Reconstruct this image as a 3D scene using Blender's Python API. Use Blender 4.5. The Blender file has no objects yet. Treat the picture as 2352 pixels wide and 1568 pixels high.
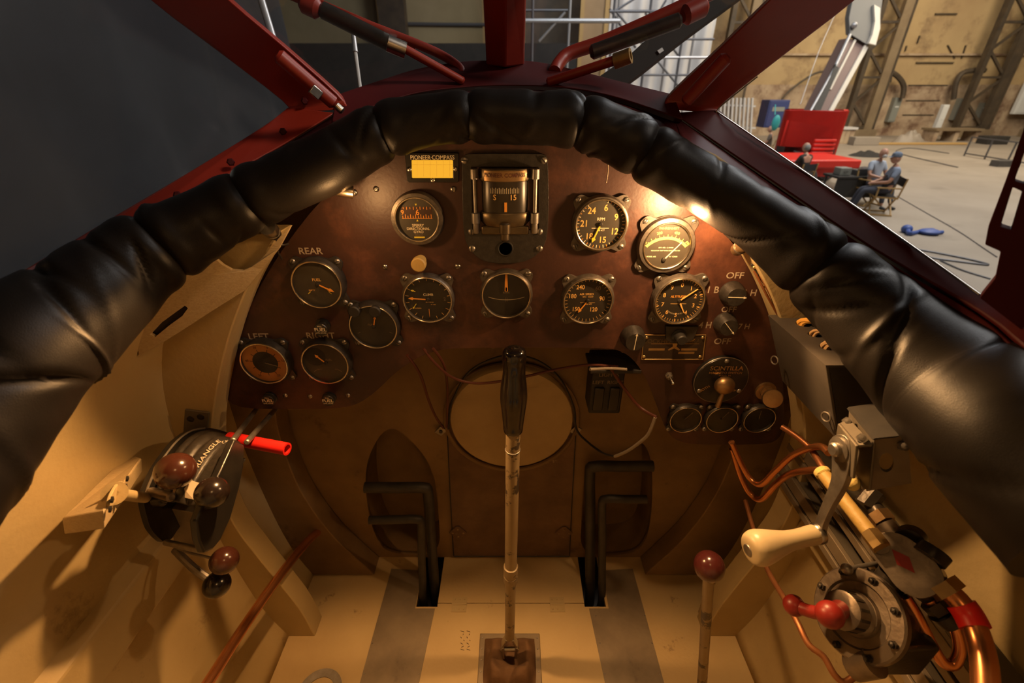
import bpy, bmesh, math, random
from mathutils import Vector, Matrix, noise
from mathutils.geometry import tessellate_polygon
random.seed(7)
C = bpy.context.scene.collection
SC = bpy.context.scene
V = Vector
PI = math.pi
# ---------------------------------------------------------------- camera geometry (2352 x 1568 frame)
F = 1045.0
PITCH = math.radians(28.8)
CP, SP = math.cos(PITCH), math.sin(PITCH)
EYE = V((0, 0, 2.8))
HZ = 2.8
def ray(px, py):
    a = (px - 1176) / F; b = -(py - 784) / F
    return V((a, CP + b * SP, -SP + b * CP))
def A(px, py, d): return EYE + ray(px, py) * d
def AY(px, py, y): r = ray(px, py); return EYE + r * (y / r.y)
def AZ(px, py, drop): r = ray(px, py); return EYE + r * (-drop / r.z)
def AX(px, py, x): r = ray(px, py); return EYE + r * (x / r.x)
PY = 0.64                      # instrument panel face
def PL(px, py, off=0.0): return AY(px, py, PY - off)
# ---------------------------------------------------------------- mesh builder
ORG = {}
def FM(o, u, v, n):
    m = Matrix.Identity(4)
    for i, c in enumerate((u, v, n, o)):
        for j in range(3): m[j][i] = c[j]
    return m
def axisM(p, n, up=None):
    n = V(n).normalized()
    up = V(up) if up is not None else (V((0, 0, 1)) if abs(n.z) < .9 else V((0, 1, 0)))
    u = up.cross(n).normalized(); v = n.cross(u)
    return FM(p, u, v, n)
def PF(p): return FM(p, V((1, 0, 0)), V((0, 0, 1)), V((0, -1, 0)))     # panel frame: u right, v up, n to the pilot
def spline(pts, k=6, closed=False):
    pts = [V(p) for p in pts]; n = len(pts); out = []
    rng = range(n if closed else n - 1)
    for i in rng:
        if closed: p0, p1, p2, p3 = pts[(i-1) % n], pts[i], pts[(i+1) % n], pts[(i+2) % n]
        else: p0, p1, p2, p3 = pts[max(i-1, 0)], pts[i], pts[i+1], pts[min(i+2, n-1)]
        for j in range(k):
            t = j / k
            out.append(0.5 * ((2*p1) + (p2-p0)*t + (2*p0-5*p1+4*p2-p3)*t*t + (3*p1-p0-3*p2+p3)*t**3))
    if not closed: out.append(pts[-1])
    return out
TXT = {}
def text_mesh(s):
    if s in TXT: return TXT[s]
    cu = bpy.data.curves.new('t', 'FONT'); cu.body = s; cu.align_x = 'CENTER'; cu.align_y = 'CENTER'; cu.resolution_u = 3; cu.offset = .014
    o = bpy.data.objects.new('t', cu); C.objects.link(o)
    dg = bpy.context.evaluated_depsgraph_get()
    me = bpy.data.meshes.new_from_object(o.evaluated_get(dg))
    r = ([v.co.copy() for v in me.vertices], [list(p.vertices) for p in me.polygons])
    bpy.data.objects.remove(o); bpy.data.curves.remove(cu); bpy.data.meshes.remove(me)
    TXT[s] = r
    return r
class MB:
    def __init__(s): s.v = []; s.f = []
    def add(s, vs, fs, M=None):
        b = len(s.v)
        s.v += [(M @ V(p)) if M is not None else V(p) for p in vs]
        s.f += [[i + b for i in f] for f in fs]
        return s
    def box(s, c, size, M=None):
        cx, cy, cz = c; x, y, z = size[0]/2, size[1]/2, size[2]/2
        vs = [(cx+a*x, cy+b*y, cz+d*z) for a in (-1, 1) for b in (-1, 1) for d in (-1, 1)]
        return s.add(vs, [[0,1,3,2],[4,6,7,5],[0,4,5,1],[2,3,7,6],[0,2,6,4],[1,5,7,3]], M)
    def hexa(s, lo, hi):                        # two quads of four corners joined
        return s.add(list(lo) + list(hi), [[3,2,1,0],[4,5,6,7],[0,1,5,4],[1,2,6,5],[2,3,7,6],[3,0,4,7]])
    def beam(s, p, q, w, h, up=(0, 0, 1)):
        p, q = V(p), V(q); M = axisM(p, q - p, up); L = (q-p).length
        return s.box((0, 0, L/2), (w, h, L), M)
    def lathe(s, prof, M, n=32):
        vs = []; fs = []; k = len(prof)
        for i in range(n):
            a = 2*PI*i/n
            for r, h in prof: vs.append((r*math.cos(a), r*math.sin(a), h))
        for i in range(n):
            j = (i+1) % n
            for q in range(k-1): fs.append([i*k+q, j*k+q, j*k+q+1, i*k+q+1])
        if prof[0][0] > 1e-6: fs.append([i*k for i in range(n)][::-1])
        if prof[-1][0] > 1e-6: fs.append([i*k+k-1 for i in range(n)])
        return s.add(vs, fs, M)
    def ringlathe(s, prof, M, n=48):            # closed profile swept round
        vs = []; fs = []; k = len(prof)
        for i in range(n):
            a = 2*PI*i/n
            for r, h in prof: vs.append((r*math.cos(a), r*math.sin(a), h))
        for i in range(n):
            j = (i+1) % n
            for q in range(k): fs.append([i*k+q, j*k+q, j*k+(q+1) % k, i*k+(q+1) % k])
        return s.add(vs, fs, M)
    def torus(s, R, r, M, n=48, k=8):
        return s.ringlathe([(R+r*math.cos(2*PI*i/k), r*math.sin(2*PI*i/k)) for i in range(k)], M, n)
    def cyl(s, p, q, r0, r1=None, n=18):
        p, q = V(p), V(q); r1 = r0 if r1 is None else r1
        return s.lathe([(r0, 0), (r1, (q-p).length)], axisM(p, q-p), n)
    def rod(s, p, q, r, n=14):                  # cylinder with rounded ends
        p, q = V(p), V(q); L = (q-p).length; e = min(r*.4, L*.2)
        return s.lathe([(0, 0), (r-e, 0), (r, e), (r, L-e), (r-e, L), (0, L)], axisM(p, q-p), n)
    def ball(s, c, r, sc=(1, 1, 1), n=24, M=None):
        k = n//2
        prof = [(r*math.sin(PI*i/k), -r*math.cos(PI*i/k)) for i in range(k+1)]
        prof[0] = (0, -r); prof[-1] = (0, r)
        T = Matrix.Translation(V(c)) @ (M if M is not None else Matrix.Identity(4)) @ Matrix.Diagonal((sc[0], sc[1], sc[2], 1))
        return s.lathe(prof, T, n)
    def tube(s, pts, r, n=10, k=6, smooth=True):
        P = spline(pts, k) if smooth and len(pts) > 2 else [V(p) for p in pts]
        m = len(P); T = [(P[min(i+1, m-1)] - P[max(i-1, 0)]).normalized() for i in range(m)]
        ref = V((0, 0, 1)) if abs(T[0].z) < .9 else V((0, 1, 0))
        u = (ref - T[0]*ref.dot(T[0])).normalized(); vs = []; fs = []
        for i in range(m):
            u = (u - T[i]*u.dot(T[i])).normalized(); w = T[i].cross(u)
            rr = r(i/(m-1)) if callable(r) else r
            for j in range(n):
                a = 2*PI*j/n; vs.append(P[i] + (u*math.cos(a) + w*math.sin(a))*rr)
        for i in range(m-1):
            for j in range(n):
                fs.append([i*n+j, i*n+(j+1) % n, (i+1)*n+(j+1) % n, (i+1)*n+j])
        fs.append(list(range(n))[::-1]); fs.append([(m-1)*n+j for j in range(n)])
        return s.add(vs, fs)
    def plate(s, outer, vec, holes=()):         # planar-ish outline given in 3-D, thickened along vec
        loops = [[V(p) for p in outer]] + [[V(p) for p in h] for h in holes]
        flat = [p for l in loops for p in l]; n = len(flat); vec = V(vec)
        tris = tessellate_polygon(loops)
        vs = flat + [p + vec for p in flat]
        fs = [list(t) for t in tris] + [[i+n for i in t][::-1] for t in tris]
        b = 0
        for l in loops:
            k = len(l)
            for i in range(k):
                j = (i+1) % k; fs.append([b+i, b+j, b+j+n, b+i+n])
            b += k
        return s.add(vs, fs)
    def prism(s, poly, h0, h1, M, holes=()):
        lift = lambda q: [M @ V((x, y, h0)) for x, y in q]
        d = M.to_3x3() @ V((0, 0, h1-h0))
        return s.plate(lift(poly), d, [lift(h) for h in holes])
    def grid(s, fn, nu, nv, cu=False):
        vs = [fn(i/nu, j/nv) for i in range(nu + (0 if cu else 1)) for j in range(nv+1)]
        m = nu if cu else nu+1; fs = []
        for i in range(nu):
            for j in range(nv):
                a = i*(nv+1)+j; b = ((i+1) % m)*(nv+1)+j
                fs.append([a, b, b+1, a+1])
        return s.add(vs, fs)
    def text(s, t, M, size, pos=(0, 0), rot=0, h=0.0002, sx=1.0):
        vs, fs = text_mesh(t)
        T = M @ Matrix.Translation((pos[0], pos[1], h)) @ Matrix.Rotation(rot, 4, 'Z') @ Matrix.Diagonal((size*sx, size, 1, 1))
        return s.add(vs, fs, T)
    def rect(s, M, c, w, h, rot=0, lift=0.0002):
        T = M @ Matrix.Translation((c[0], c[1], lift)) @ Matrix.Rotation(rot, 4, 'Z')
        return s.add([(-w/2, -h/2, 0), (w/2, -h/2, 0), (w/2, h/2, 0), (-w/2, h/2, 0)], [[0, 1, 2, 3]], T)
    def build(s, name, mat, parent=None, smooth=True, ang=35, bevel=0, seg=2, label=None, solid=0):
        vs = s.v
        if parent is not None: o0 = ORG[parent.name]
        else:
            lo = [min(p[i] for p in vs) for i in range(3)]; hi = [max(p[i] for p in vs) for i in range(3)]
            o0 = V(((lo[0]+hi[0])/2, (lo[1]+hi[1])/2, lo[2]))
        me = bpy.data.meshes.new(name); me.from_pydata([p - o0 for p in vs], [], s.f)
        bm = bmesh.new(); bm.from_mesh(me); bmesh.ops.remove_doubles(bm, verts=bm.verts, dist=1e-6)
        bmesh.ops.recalc_face_normals(bm, faces=bm.faces); bm.to_mesh(me); bm.free()
        me.materials.append(mat)
        if smooth:
            me.polygons.foreach_set('use_smooth', [True]*len(me.polygons)); me.set_sharp_from_angle(angle=math.radians(ang))
        o = bpy.data.objects.new(name, me); C.objects.link(o)
        if parent is not None: o.parent = parent; ORG[o.name] = o0
        else: o.location = o0; ORG[o.name] = o0
        if solid:
            m = o.modifiers.new('Solidify', 'SOLIDIFY'); m.thickness = solid; m.offset = 0
        if bevel:
            m = o.modifiers.new('Bevel', 'BEVEL'); m.width = bevel; m.segments = seg; m.limit_method = 'ANGLE'; m.angle_limit = math.radians(40)
        if label: o['label'] = label
        return o
def tag(o, label=None, cat=None, group=None, kind=None):
    if label: o['label'] = label
    if cat: o['category'] = cat
    if group: o['group'] = group
    if kind: o['kind'] = kind
    return o
def thing(name, label, cat, loc, group=None):
    o = bpy.data.objects.new(name, None); C.objects.link(o); o.location = V(loc); o.empty_display_size = .02
    ORG[o.name] = V(loc)
    return tag(o, label, cat, group)
def struct(o, label=None): o['kind'] = 'structure'; (label and o.__setitem__('label', label)); return o
# ---------------------------------------------------------------- materials
def mat(name, col, rough=.5, metal=0.0, col2=None, scale=20, amt=.5, bump=0, bscale=200, spec=.5, detail=5, lo=.35, hi=.7, coat=0, stretch=None, dirt=None):
    m = bpy.data.materials.new(name); m.use_nodes = True
    nt = m.node_tree; nd = nt.nodes; lk = nt.links
    b = nd['Principled BSDF']; b.inputs['Roughness'].default_value = rough; b.inputs['Metallic'].default_value = metal
    b.inputs['Specular IOR Level'].default_value = spec
    b.inputs['Base Color'].default_value = (*col, 1)
    if coat: b.inputs['Coat Weight'].default_value = coat; b.inputs['Coat Roughness'].default_value = .15
    tc = nd.new('ShaderNodeTexCoord'); vec = tc.outputs['Object']
    if stretch:
        mp = nd.new('ShaderNodeMapping'); mp.inputs['Scale'].default_value = stretch; lk.new(vec, mp.inputs['Vector']); vec = mp.outputs['Vector']
    if col2 is not None:
        n = nd.new('ShaderNodeTexNoise'); n.inputs['Scale'].default_value = scale; n.inputs['Detail'].default_value = detail; n.inputs['Roughness'].default_value = .6
        lk.new(vec, n.inputs['Vector'])
        mr = nd.new('ShaderNodeMapRange'); mr.inputs['From Min'].default_value = lo; mr.inputs['From Max'].default_value = hi
        mr.inputs['To Max'].default_value = amt; lk.new(n.outputs['Fac'], mr.inputs['Value'])
        mx = nd.new('ShaderNodeMix'); mx.data_type = 'RGBA'; mx.inputs['A'].default_value = (*col, 1); mx.inputs['B'].default_value = (*col2, 1)
        lk.new(mr.outputs['Result'], mx.inputs['Factor']); out = mx.outputs['Result']
        if dirt:
            n2 = nd.new('ShaderNodeTexNoise'); n2.inputs['Scale'].default_value = dirt[1]; n2.inputs['Detail'].default_value = 8; n2.inputs['Roughness'].default_value = .7
            lk.new(vec, n2.inputs['Vector'])
            m2 = nd.new('ShaderNodeMapRange'); m2.inputs['From Min'].default_value = dirt[2]; m2.inputs['From Max'].default_value = dirt[3]; lk.new(n2.outputs['Fac'], m2.inputs['Value'])
            x2 = nd.new('ShaderNodeMix'); x2.data_type = 'RGBA'; x2.inputs['B'].default_value = (*dirt[0], 1)
            lk.new(out, x2.inputs['A']); lk.new(m2.outputs['Result'], x2.inputs['Factor']); out = x2.outputs['Result']
        lk.new(out, b.inputs['Base Color'])
    if bump:
        n = nd.new('ShaderNodeTexNoise'); n.inputs['Scale'].default_value = bscale; n.inputs['Detail'].default_value = 4
        lk.new(vec, n.inputs['Vector'])
        bp = nd.new('ShaderNodeBump'); bp.inputs['Strength'].default_value = bump; bp.inputs['Distance'].default_value = .002
        lk.new(n.outputs['Fac'], bp.inputs['Height']); lk.new(bp.outputs['Normal'], b.inputs['Normal'])
    return m
def emit(name, col, s):
    m = bpy.data.materials.new(name); m.use_nodes = True; nt = m.node_tree; nt.nodes.clear()
    e = nt.nodes.new('ShaderNodeEmission'); e.inputs['Color'].default_value = (*col, 1); e.inputs['Strength'].default_value = s
    o = nt.nodes.new('ShaderNodeOutputMaterial'); nt.links.new(e.outputs[0], o.inputs[0]); return m
def glass(name, tint=(.95, .95, .95), f0=.04, haze=0.0, hazecol=(.5, .5, .5), rough=.02):
    m = bpy.data.materials.new(name); m.use_nodes = True; nt = m.node_tree; nd = nt.nodes; nd.clear(); lk = nt.links
    t = nd.new('ShaderNodeBsdfTransparent'); t.inputs['Color'].default_value = (*tint, 1)
    g = nd.new('ShaderNodeBsdfGlossy'); g.inputs['Roughness'].default_value = rough
    fr = nd.new('ShaderNodeFresnel'); fr.inputs['IOR'].default_value = (1+math.sqrt(f0))/(1-math.sqrt(f0))
    mx = nd.new('ShaderNodeMixShader'); ge = nd.new('ShaderNodeNewGeometry'); mu = nd.new('ShaderNodeMath'); mu.operation = 'MULTIPLY_ADD'; mu.inputs[1].default_value = -1; mu.inputs[2].default_value = 1
    m3 = nd.new('ShaderNodeMath'); m3.operation = 'MULTIPLY'; lk.new(ge.outputs['Backfacing'], mu.inputs[0]); lk.new(mu.outputs[0], m3.inputs[0]); lk.new(fr.outputs[0], m3.inputs[1])
    lk.new(m3.outputs[0], mx.inputs[0]); lk.new(t.outputs[0], mx.inputs[1]); lk.new(g.outputs[0], mx.inputs[2])
    o = nd.new('ShaderNodeOutputMaterial'); last = mx
    if haze:
        d = nd.new('ShaderNodeBsdfDiffuse'); d.inputs['Color'].default_value = (*hazecol, 1)
        m2 = nd.new('ShaderNodeMixShader'); m2.inputs[0].default_value = haze; lk.new(mx.outputs[0], m2.inputs[1]); lk.new(d.outputs[0], m2.inputs[2]); last = m2
    lk.new(last.outputs[0], o.inputs[0]); return m
M = {}
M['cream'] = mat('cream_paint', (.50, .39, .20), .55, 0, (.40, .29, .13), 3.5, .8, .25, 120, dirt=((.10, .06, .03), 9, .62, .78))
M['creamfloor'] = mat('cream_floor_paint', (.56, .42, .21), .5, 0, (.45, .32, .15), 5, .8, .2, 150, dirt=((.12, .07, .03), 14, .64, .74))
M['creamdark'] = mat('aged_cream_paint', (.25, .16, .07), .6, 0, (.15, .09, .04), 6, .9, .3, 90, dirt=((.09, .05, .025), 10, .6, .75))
M['hatch'] = mat('dirty_hatch_paint', (.17, .10, .055), .65, 0, (.09, .05, .027), 12, .9, .5, 70, dirt=((.42, .32, .2), 25, .66, .75))
M['drum'] = mat('cream_drum_paint', (.46, .34, .17), .55, 0, (.33, .23, .11), 7, .8, .2, 90)
M['alu'] = mat('scuffed_aluminium', (.30, .24, .165), .45, .35, (.15, .115, .08), 9, .8, .25, 60, dirt=((.05, .035, .025), 7, .6, .8))
M['panel'] = mat('red_brown_panel', (.058, .021, .013), .45, 0, (.024, .010, .007), 7, .9, .12, 160, dirt=((.15, .055, .03), 5.5, .50, .74))
M['black'] = mat('black_enamel', (.012, .011, .010), .28, 0, (.03, .025, .02), 40, .5, .05, 300)
M['blackmatt'] = mat('matt_black', (.016, .014, .012), .6, 0, (.03, .025, .02), 60, .5, .1, 300)
M['crackle'] = mat('black_crackle', (.02, .017, .014), .38, 0, (.05, .042, .035), 150, .6, .15, 500)
M['leather'] = mat('black_leather', (.010, .008, .0065), .43, 0, (.006, .005, .0045), 30, .6, .12, 900, spec=.16)
M['bezel'] = mat('worn_grey_bezel', (.15, .125, .10), .42, .55, (.05, .042, .035), 120, .7, .12, 300)
M['darkbezel'] = mat('dark_grey_bezel', (.055, .047, .04), .4, .4, (.02, .018, .016), 90, .7, .12, 300)
M['rim'] = mat('bright_rim_metal', (.75, .66, .52), .25, 1, (.45, .36, .25), 80, .6)
M['steel'] = mat('steel', (.55, .52, .47), .3, 1, (.25, .22, .19), 60, .7)
M['dullsteel'] = mat('dull_steel', (.36, .33, .29), .45, .85, (.16, .14, .12), 50, .7, .1, 200)
M['dial'] = mat('black_dial', (.022, .018, .013), .55, 0, (.035, .028, .02), 60, .5)
M['dialgrey'] = mat('grey_dial', (.05, .043, .032), .55, 0, (.035, .03, .022), 60, .5)
M['amber'] = mat('amber_paint', (.95, .58, .18), .5)
M['orange'] = mat('orange_needle', (1.0, .42, .06), .45)
M['yellow'] = mat('yellow_needle', (.85, .70, .06), .45)
M['cream_ink'] = mat('cream_ink', (.88, .78, .55), .5)
M['dim_ink'] = mat('faded_ink', (.20, .15, .09), .6)
M['greyink'] = mat('grey_ink', (.42, .37, .28), .6)
M['stencil'] = mat('stencil_paint', (.46, .38, .28), .65, 0, (.22, .17, .12), 140, .7)
M['orangedial'] = mat('orange_dial_ring', (.42, .19, .05), .5, 0, (.30, .12, .03), 40, .6)
M['brass'] = mat('brass', (.60, .42, .18), .35, .9, (.35, .22, .09), 40, .6)
M['bronze'] = mat('dull_bronze', (.42, .27, .13), .4, .9, (.2, .12, .06), 40, .7)
M['copper'] = mat('copper', (.72, .30, .12), .27, .9, (.55, .21, .08), 14, .5)
M['copperdull'] = mat('dull_copper', (.40, .17, .07), .45, .7, (.25, .09, .04), 25, .7)
M['knobbrown'] = mat('brown_bakelite', (.055, .017, .010), .2, 0, (.03, .01, .007), 15, .6, coat=.4)
M['knobred'] = mat('maroon_bakelite', (.075, .016, .014), .22, 0, (.05, .01, .01), 15, .6, coat=.4)
M['knobblack'] = mat('black_bakelite', (.016, .010, .008), .2, 0, coat=.4)
M['redplastic'] = mat('red_plastic', (.62, .018, .014), .35)
M['redpaint'] = mat('red_frame_paint', (.25, .020, .008), .45, 0, (.17, .012, .005), 8, .6, .06, 120)
M['darkred_shade'] = mat('dark_red_and_shade', (.06, .004, .004), .6, 0, (.035, .003, .003), 8, .6, spec=.2)  # dark red parts; on the sill and right rail it paints in shade
M['redlever'] = mat('red_lever_paint', (.25, .02, .015), .38, 0, (.17, .012, .010), 40, .5)
M['ivory'] = mat('ivory_handle', (.56, .46, .28), .35, 0, (.46, .35, .19), 12, .6, dirt=((.16, .10, .06), 38, .68, .72))
M['greymetal'] = mat('grey_painted_metal', (.20, .175, .15), .5, .3, (.14, .12, .10), 25, .6, .08, 200)
M['boxgrey'] = mat('dull_grey_box_paint', (.075, .064, .054), .55, .2, (.05, .043, .037), 25, .6, .08, 200)
M['bracket'] = mat('bracket_metal', (.17, .145, .108), .5, .4, (.11, .09, .065), 25, .6, .08, 200)
M['pump'] = mat('cast_metal', (.28, .23, .175), .4, .8, (.12, .09, .07), 30, .8, .2, 120)
M['castgrease'] = mat('greasy_casting', (.03, .026, .022), .35, .5, (.08, .065, .05), 25, .6, .2, 120)
M['wireyel'] = mat('yellow_wire', (.65, .33, .06), .5)
M['wiretan'] = mat('tan_wire', (.45, .28, .13), .5)
M['wirered'] = mat('dark_red_wire', (.10, .025, .012), .5)
M['wireblk'] = mat('black_wire', (.015, .012, .010), .45)
M['fray'] = mat('frayed_grey_wire', (.30, .25, .19), .8)
M['tape'] = mat('aged_yellow_wrap', (.46, .31, .09), .55, 0, (.45, .28, .08), 30, .7, .3, 150)
M['foam'] = mat('yellow_foam', (.75, .58, .20), .9, 0, (.6, .42, .13), 120, .6, .6, 300)
M['boot'] = mat('brown_suede', (.16, .085, .04), .9, 0, (.09, .045, .02), 30, .7, .4, 200)
M['paper'] = mat('aged_paper', (.60, .50, .36), .8)
M['plate'] = mat('etched_plate', (.035, .022, .015), .35, .3, (.06, .04, .025), 60, .5)
M['stick'] = mat('chipped_cream_tube', (.31, .23, .125), .42, .1, (.24, .165, .085), 20, .6, .05, 200, dirt=((.05, .036, .025), 16, .55, .585))
M['wood'] = mat('painted_wood', (.47, .36, .20), .6, 0, (.36, .26, .13), 60, .7, .3, 120, stretch=(1, 8, 8))
M['glass'] = glass('gauge_glass', (.98, .97, .95), .018)
M['glasswin'] = glass('window_glass', (.93, .94, .95), .045, .006, (.5, .5, .5))
M['glassold'] = glass('side_window_glass', (.86, .88, .9), .04, .012, (.5, .5, .5), .12)
M['well'] = mat('dark_well', (.035, .022, .012), .8)
# ================================================================ COCKPIT SHELL
FD = 1.1                        # floor drop below the eye
FWY = 0.795                     # firewall
SEC = [(0.0, .02), (.2, .05), (.33, .12), (.43, .2), (.495, .28), (.54, .37), (.565, .48), (.575, .65), (.567, .85), (.548, 1.0), (.517, 1.1)]
def Xw(drop):
    if drop <= SECS[0].z: return 0.0
    for a, b in zip(SECS, SECS[1:]):
        if drop <= b.z: return a.x + (b.x-a.x)*(drop-a.z)/max(b.z-a.z, 1e-6)
    return SECS[-1].x
SECS = spline([V((x, 0, d)) for x, d in SEC], 5)
def AW(px, py, off=0.0):        # ray meets the side wall (off = distance inside it)
    r = ray(px, py); lo, hi = .02, 2.0
    for _ in range(60):
        t = (lo+hi)/2; p = r*t
        if abs(p.x) > Xw(-p.z) - off: hi = t
        else: lo = t
    return EYE + r*lo
# padding path (pixel x, y, camera depth, half thickness in pixels)
PADL = [(-420, 1330, .31, 230), (-190, 1060, .365, 195), (20, 835, .415, 152), (150, 735, .455, 130), (315, 600, .51, 94), (455, 522, .54, 76), (590, 450, .557, 67), (755, 374, .563, 66), (885, 302, .558, 60), (1025, 272, .552, 54)]
PADR = [(1180, 270, .55, 58), (1330, 280, .555, 58), (1452, 330, .56, 62), (1565, 398, .565, 63), (1685, 468, .565, 63), (1800, 550, .555, 74), (1925, 655, .533, 92), (2050, 770, .5, 117), (2200, 893, .45, 152), (2352, 1025, .39, 190), (2580, 1240, .33, 225)]
PAD = PADL + PADR
padP = spline([A(x, y, d) for x, y, d, r in PAD], 8)
padR = [p.x for p in spline([V((r*d/F, 0, 0)) for x, y, d, r in PAD], 8)]
def pad_at(t):
    k = t*(len(padP)-1); i = min(int(k), len(padP)-2); w = k-i
    return padP[i].lerp(padP[i+1], w), padR[i]*(1-w)+padR[i+1]*w
def sill_drop(y):               # height of the sill at a given forward distance
    if y >= .60: return .03 + max(0, (.66-y))*.8
    pts = [(-.6, .36), (.2, .30), (.33, .27), (.40, .235), (.47, .195), (.56, .14), (.60, .10)]
    for (a, da), (b, db) in zip(pts, pts[1:]):
        if y <= b: return da + (db-da)*(y-a)/(b-a)
    return .1
def wall(side):
    mb = MB()
    def inner(u, v, off=0.0):
        y = -.45 + u*(FWY+.45); d0 = sill_drop(y); d = d0 + (FD-d0)*v
        k = 0
        for i in range(len(SECS)-1):
            if SECS[i].z <= d <= SECS[i+1].z or i == len(SECS)-2: k = i; break
        a, b = SECS[k], SECS[k+1]; w = (d-a.z)/max(b.z-a.z, 1e-6)
        x = a.x+(b.x-a.x)*w
        return V((side*(x+off), y, HZ-d))
    mb.grid(lambda u, v: inner(u, v), 40, 40)
    return mb
struct(wall(-1).build('wall_left', M['cream'], ang=60, solid=.006), 'cream painted left fuselage wall of the cockpit')
struct(wall(1).build('wall_right', M['cream'], ang=60, solid=.006), 'cream painted right fuselage wall of the cockpit')
# outer skin keeps hangar light out of the wall
# floor in strips so that the pedal slots stay open
zf = HZ - FD
mb = MB()
SL0, SL1, SR0, SR1, SY = -.234, -.182, .177, .229, .66
for x0, x1, y0, y1 in [(-.53, SL0, -.45, FWY+.02), (SL0, SL1, -.45, SY), (SL1, SR0, -.45, .668), (SL1, SR0, .6695, FWY+.02), (SR0, SR1, -.45, SY), (SR1, .53, -.45, FWY+.02)]:
    mb.box(((x0+x1)/2, (y0+y1)/2, zf-.006), (x1-x0, y1-y0, .012))
fl = struct(mb.build('floor', M['creamfloor'], smooth=False), 'cream painted plywood cockpit floor')
mb = MB()
for px in (1055, 1280):
    p = AZ(px, 1388, FD)
    for dy in (-.010, .010):
        mb.box((p.x, p.y+dy, zf+.0008), (.036, .017, .0016))
    mb.cyl((p.x-.018, p.y, zf+.002), (p.x+.018, p.y, zf+.002), .0022, n=8)
    for dx in (-.012, 0, .012):
        for dy in (-.012, .012): mb.lathe([(0, 0), (.002, 0), (.0014, .0009), (0, .0011)], Matrix.Translation((p.x+dx, p.y+dy, zf+.0016)), 8)
mb.build('lid_hinge', M['cream'], fl)
mb = MB()
for k, (dx, a) in enumerate(((0, 0), (14, .2))):
    for i in range(7):
        mb.tube([AZ(1058+dx+(i % 2)*7, 1448+i*7, FD-.0004), AZ(1066+dx-(i % 3)*3, 1451+i*7, FD-.0004)], .0006, 4)
mb.build('pencil_scribble', M['wireblk'], fl)
q = AZ(733, 1592, FD); mb = MB(); mb.ringlathe([(.030, 0), (.046, 0), (.046, .003), (.030, .002)], Matrix.Translation((q.x, q.y, q.z)), 40)
tag(mb.build('floor_ring', M['dullsteel']), 'metal floor ring just showing at the bottom edge left of the left heel plate', 'ring')
# heel plates
def heel(s, label):
    pts = [(.317*s, .76), (.235*s, .755), (.235*s, .655), (.187*s, .655), (.205*s, .38), (.325*s, .38)]
    o = MB().plate([V((x, y, zf)) for x, y in pts], (0, 0, .0016)).build('heel_plate', M['alu'], smooth=False)
    tag(o, label, 'floor plate', 'aluminium heel plates')
    mb = MB()
    for x in (.199, .303):
        mb.add([(x*s, .385, zf+.0016), ((x+.014)*s, .385, zf+.0016), ((x+.010)*s, .65, zf+.0016), ((x-.002)*s, .65, zf+.0016)], [[0, 1, 2, 3]])
    for i in range(0, 9, 2):
        for x in (.197, .315):
            mb2 = MB(); mb2.lathe([(0, 0), (.0018, 0), (.0012, .0008), (0, .001)], Matrix.Translation((x*s+.003*s, .39+i*.031, zf+.0016)), 8); mb2.build('screw', M['dullsteel'], o)
heel(-1, 'scuffed aluminium heel plate on the floor below the left rudder pedal')
heel(1, 'scuffed aluminium heel plate on the floor below the right rudder pedal')
# belly below the floor
mb = MB()
mb.box((0, .2, zf-.16), (1.06, 1.35, .01)); mb.box((-.53, .2, zf-.085), (.01, 1.35, .15)); mb.box((.53, .2, zf-.085), (.01, 1.35, .15))
mb.box((0, .875, zf-.085), (1.06, .01, .15)); mb.box((0, -.475, zf-.085), (1.06, .01, .15))
struct(mb.build('trim_1', M['well'], smooth=False), 'dark belly below the cockpit floor')
# ---- firewall with pedal wells
def P2(px, py, y=FWY): return AY(px, py, y)
wellL = [(895, 978), (862, 1012), (838, 1075), (842, 1160), (862, 1235), (892, 1272), (1012, 1276), (1008, 1180), (996, 1072), (936, 1000)]
wellR = [(1420, 1040), (1360, 1062), (1342, 1090), (1336, 1180), (1332, 1276), (1440, 1275), (1478, 1255), (1496, 1200), (1500, 1080), (1488, 1030), (1470, 1012)]
cx = AY(1168, 900, FWY).x
half = [V((p.x, 0, p.z)) for p in SECS]
out = [V((p.x+.004, FWY, HZ-p.z)) for p in half] + [V((-p.x-.004, FWY, HZ-p.z)) for p in reversed(half[1:])]
out = [p if p.z > zf+1e-4 else V((p.x, p.y, zf)) for p in out]
def smoothpoly(pts, it=1):
    for _ in range(it):
        q = []
        for i in range(len(pts)):
            a, b = pts[i], pts[(i+1) % len(pts)]; q += [a.lerp(b, .25), a.lerp(b, .75)]
        pts = q
    return pts
wl = smoothpoly([P2(*p) for p in wellL], 3); wr = smoothpoly([P2(*p) for p in wellR], 3)
hatch_px = [(1042, 1276), (1028, 1000)]
mb = MB().plate(out, (0, .012, 0), [wl, wr])
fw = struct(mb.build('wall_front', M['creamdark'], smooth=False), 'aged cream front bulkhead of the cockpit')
for nm, ring in (('pedal_well', wl), ('pedal_well', wr)):
    mb = MB(); n = len(ring); c = sum(ring, V((0, 0, 0)))/n
    back = [p+V((0, .10, 0)) for p in ring]
    mb.add([p+V((0, .006, 0)) for p in ring]+back, [[i, (i+1) % n, (i+1) % n+n, i+n] for i in range(n)])
    mb.add(back, [list(t) for t in tessellate_polygon([back])])
    mb.build(nm, M['creamdark'], fw, ang=50)
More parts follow.
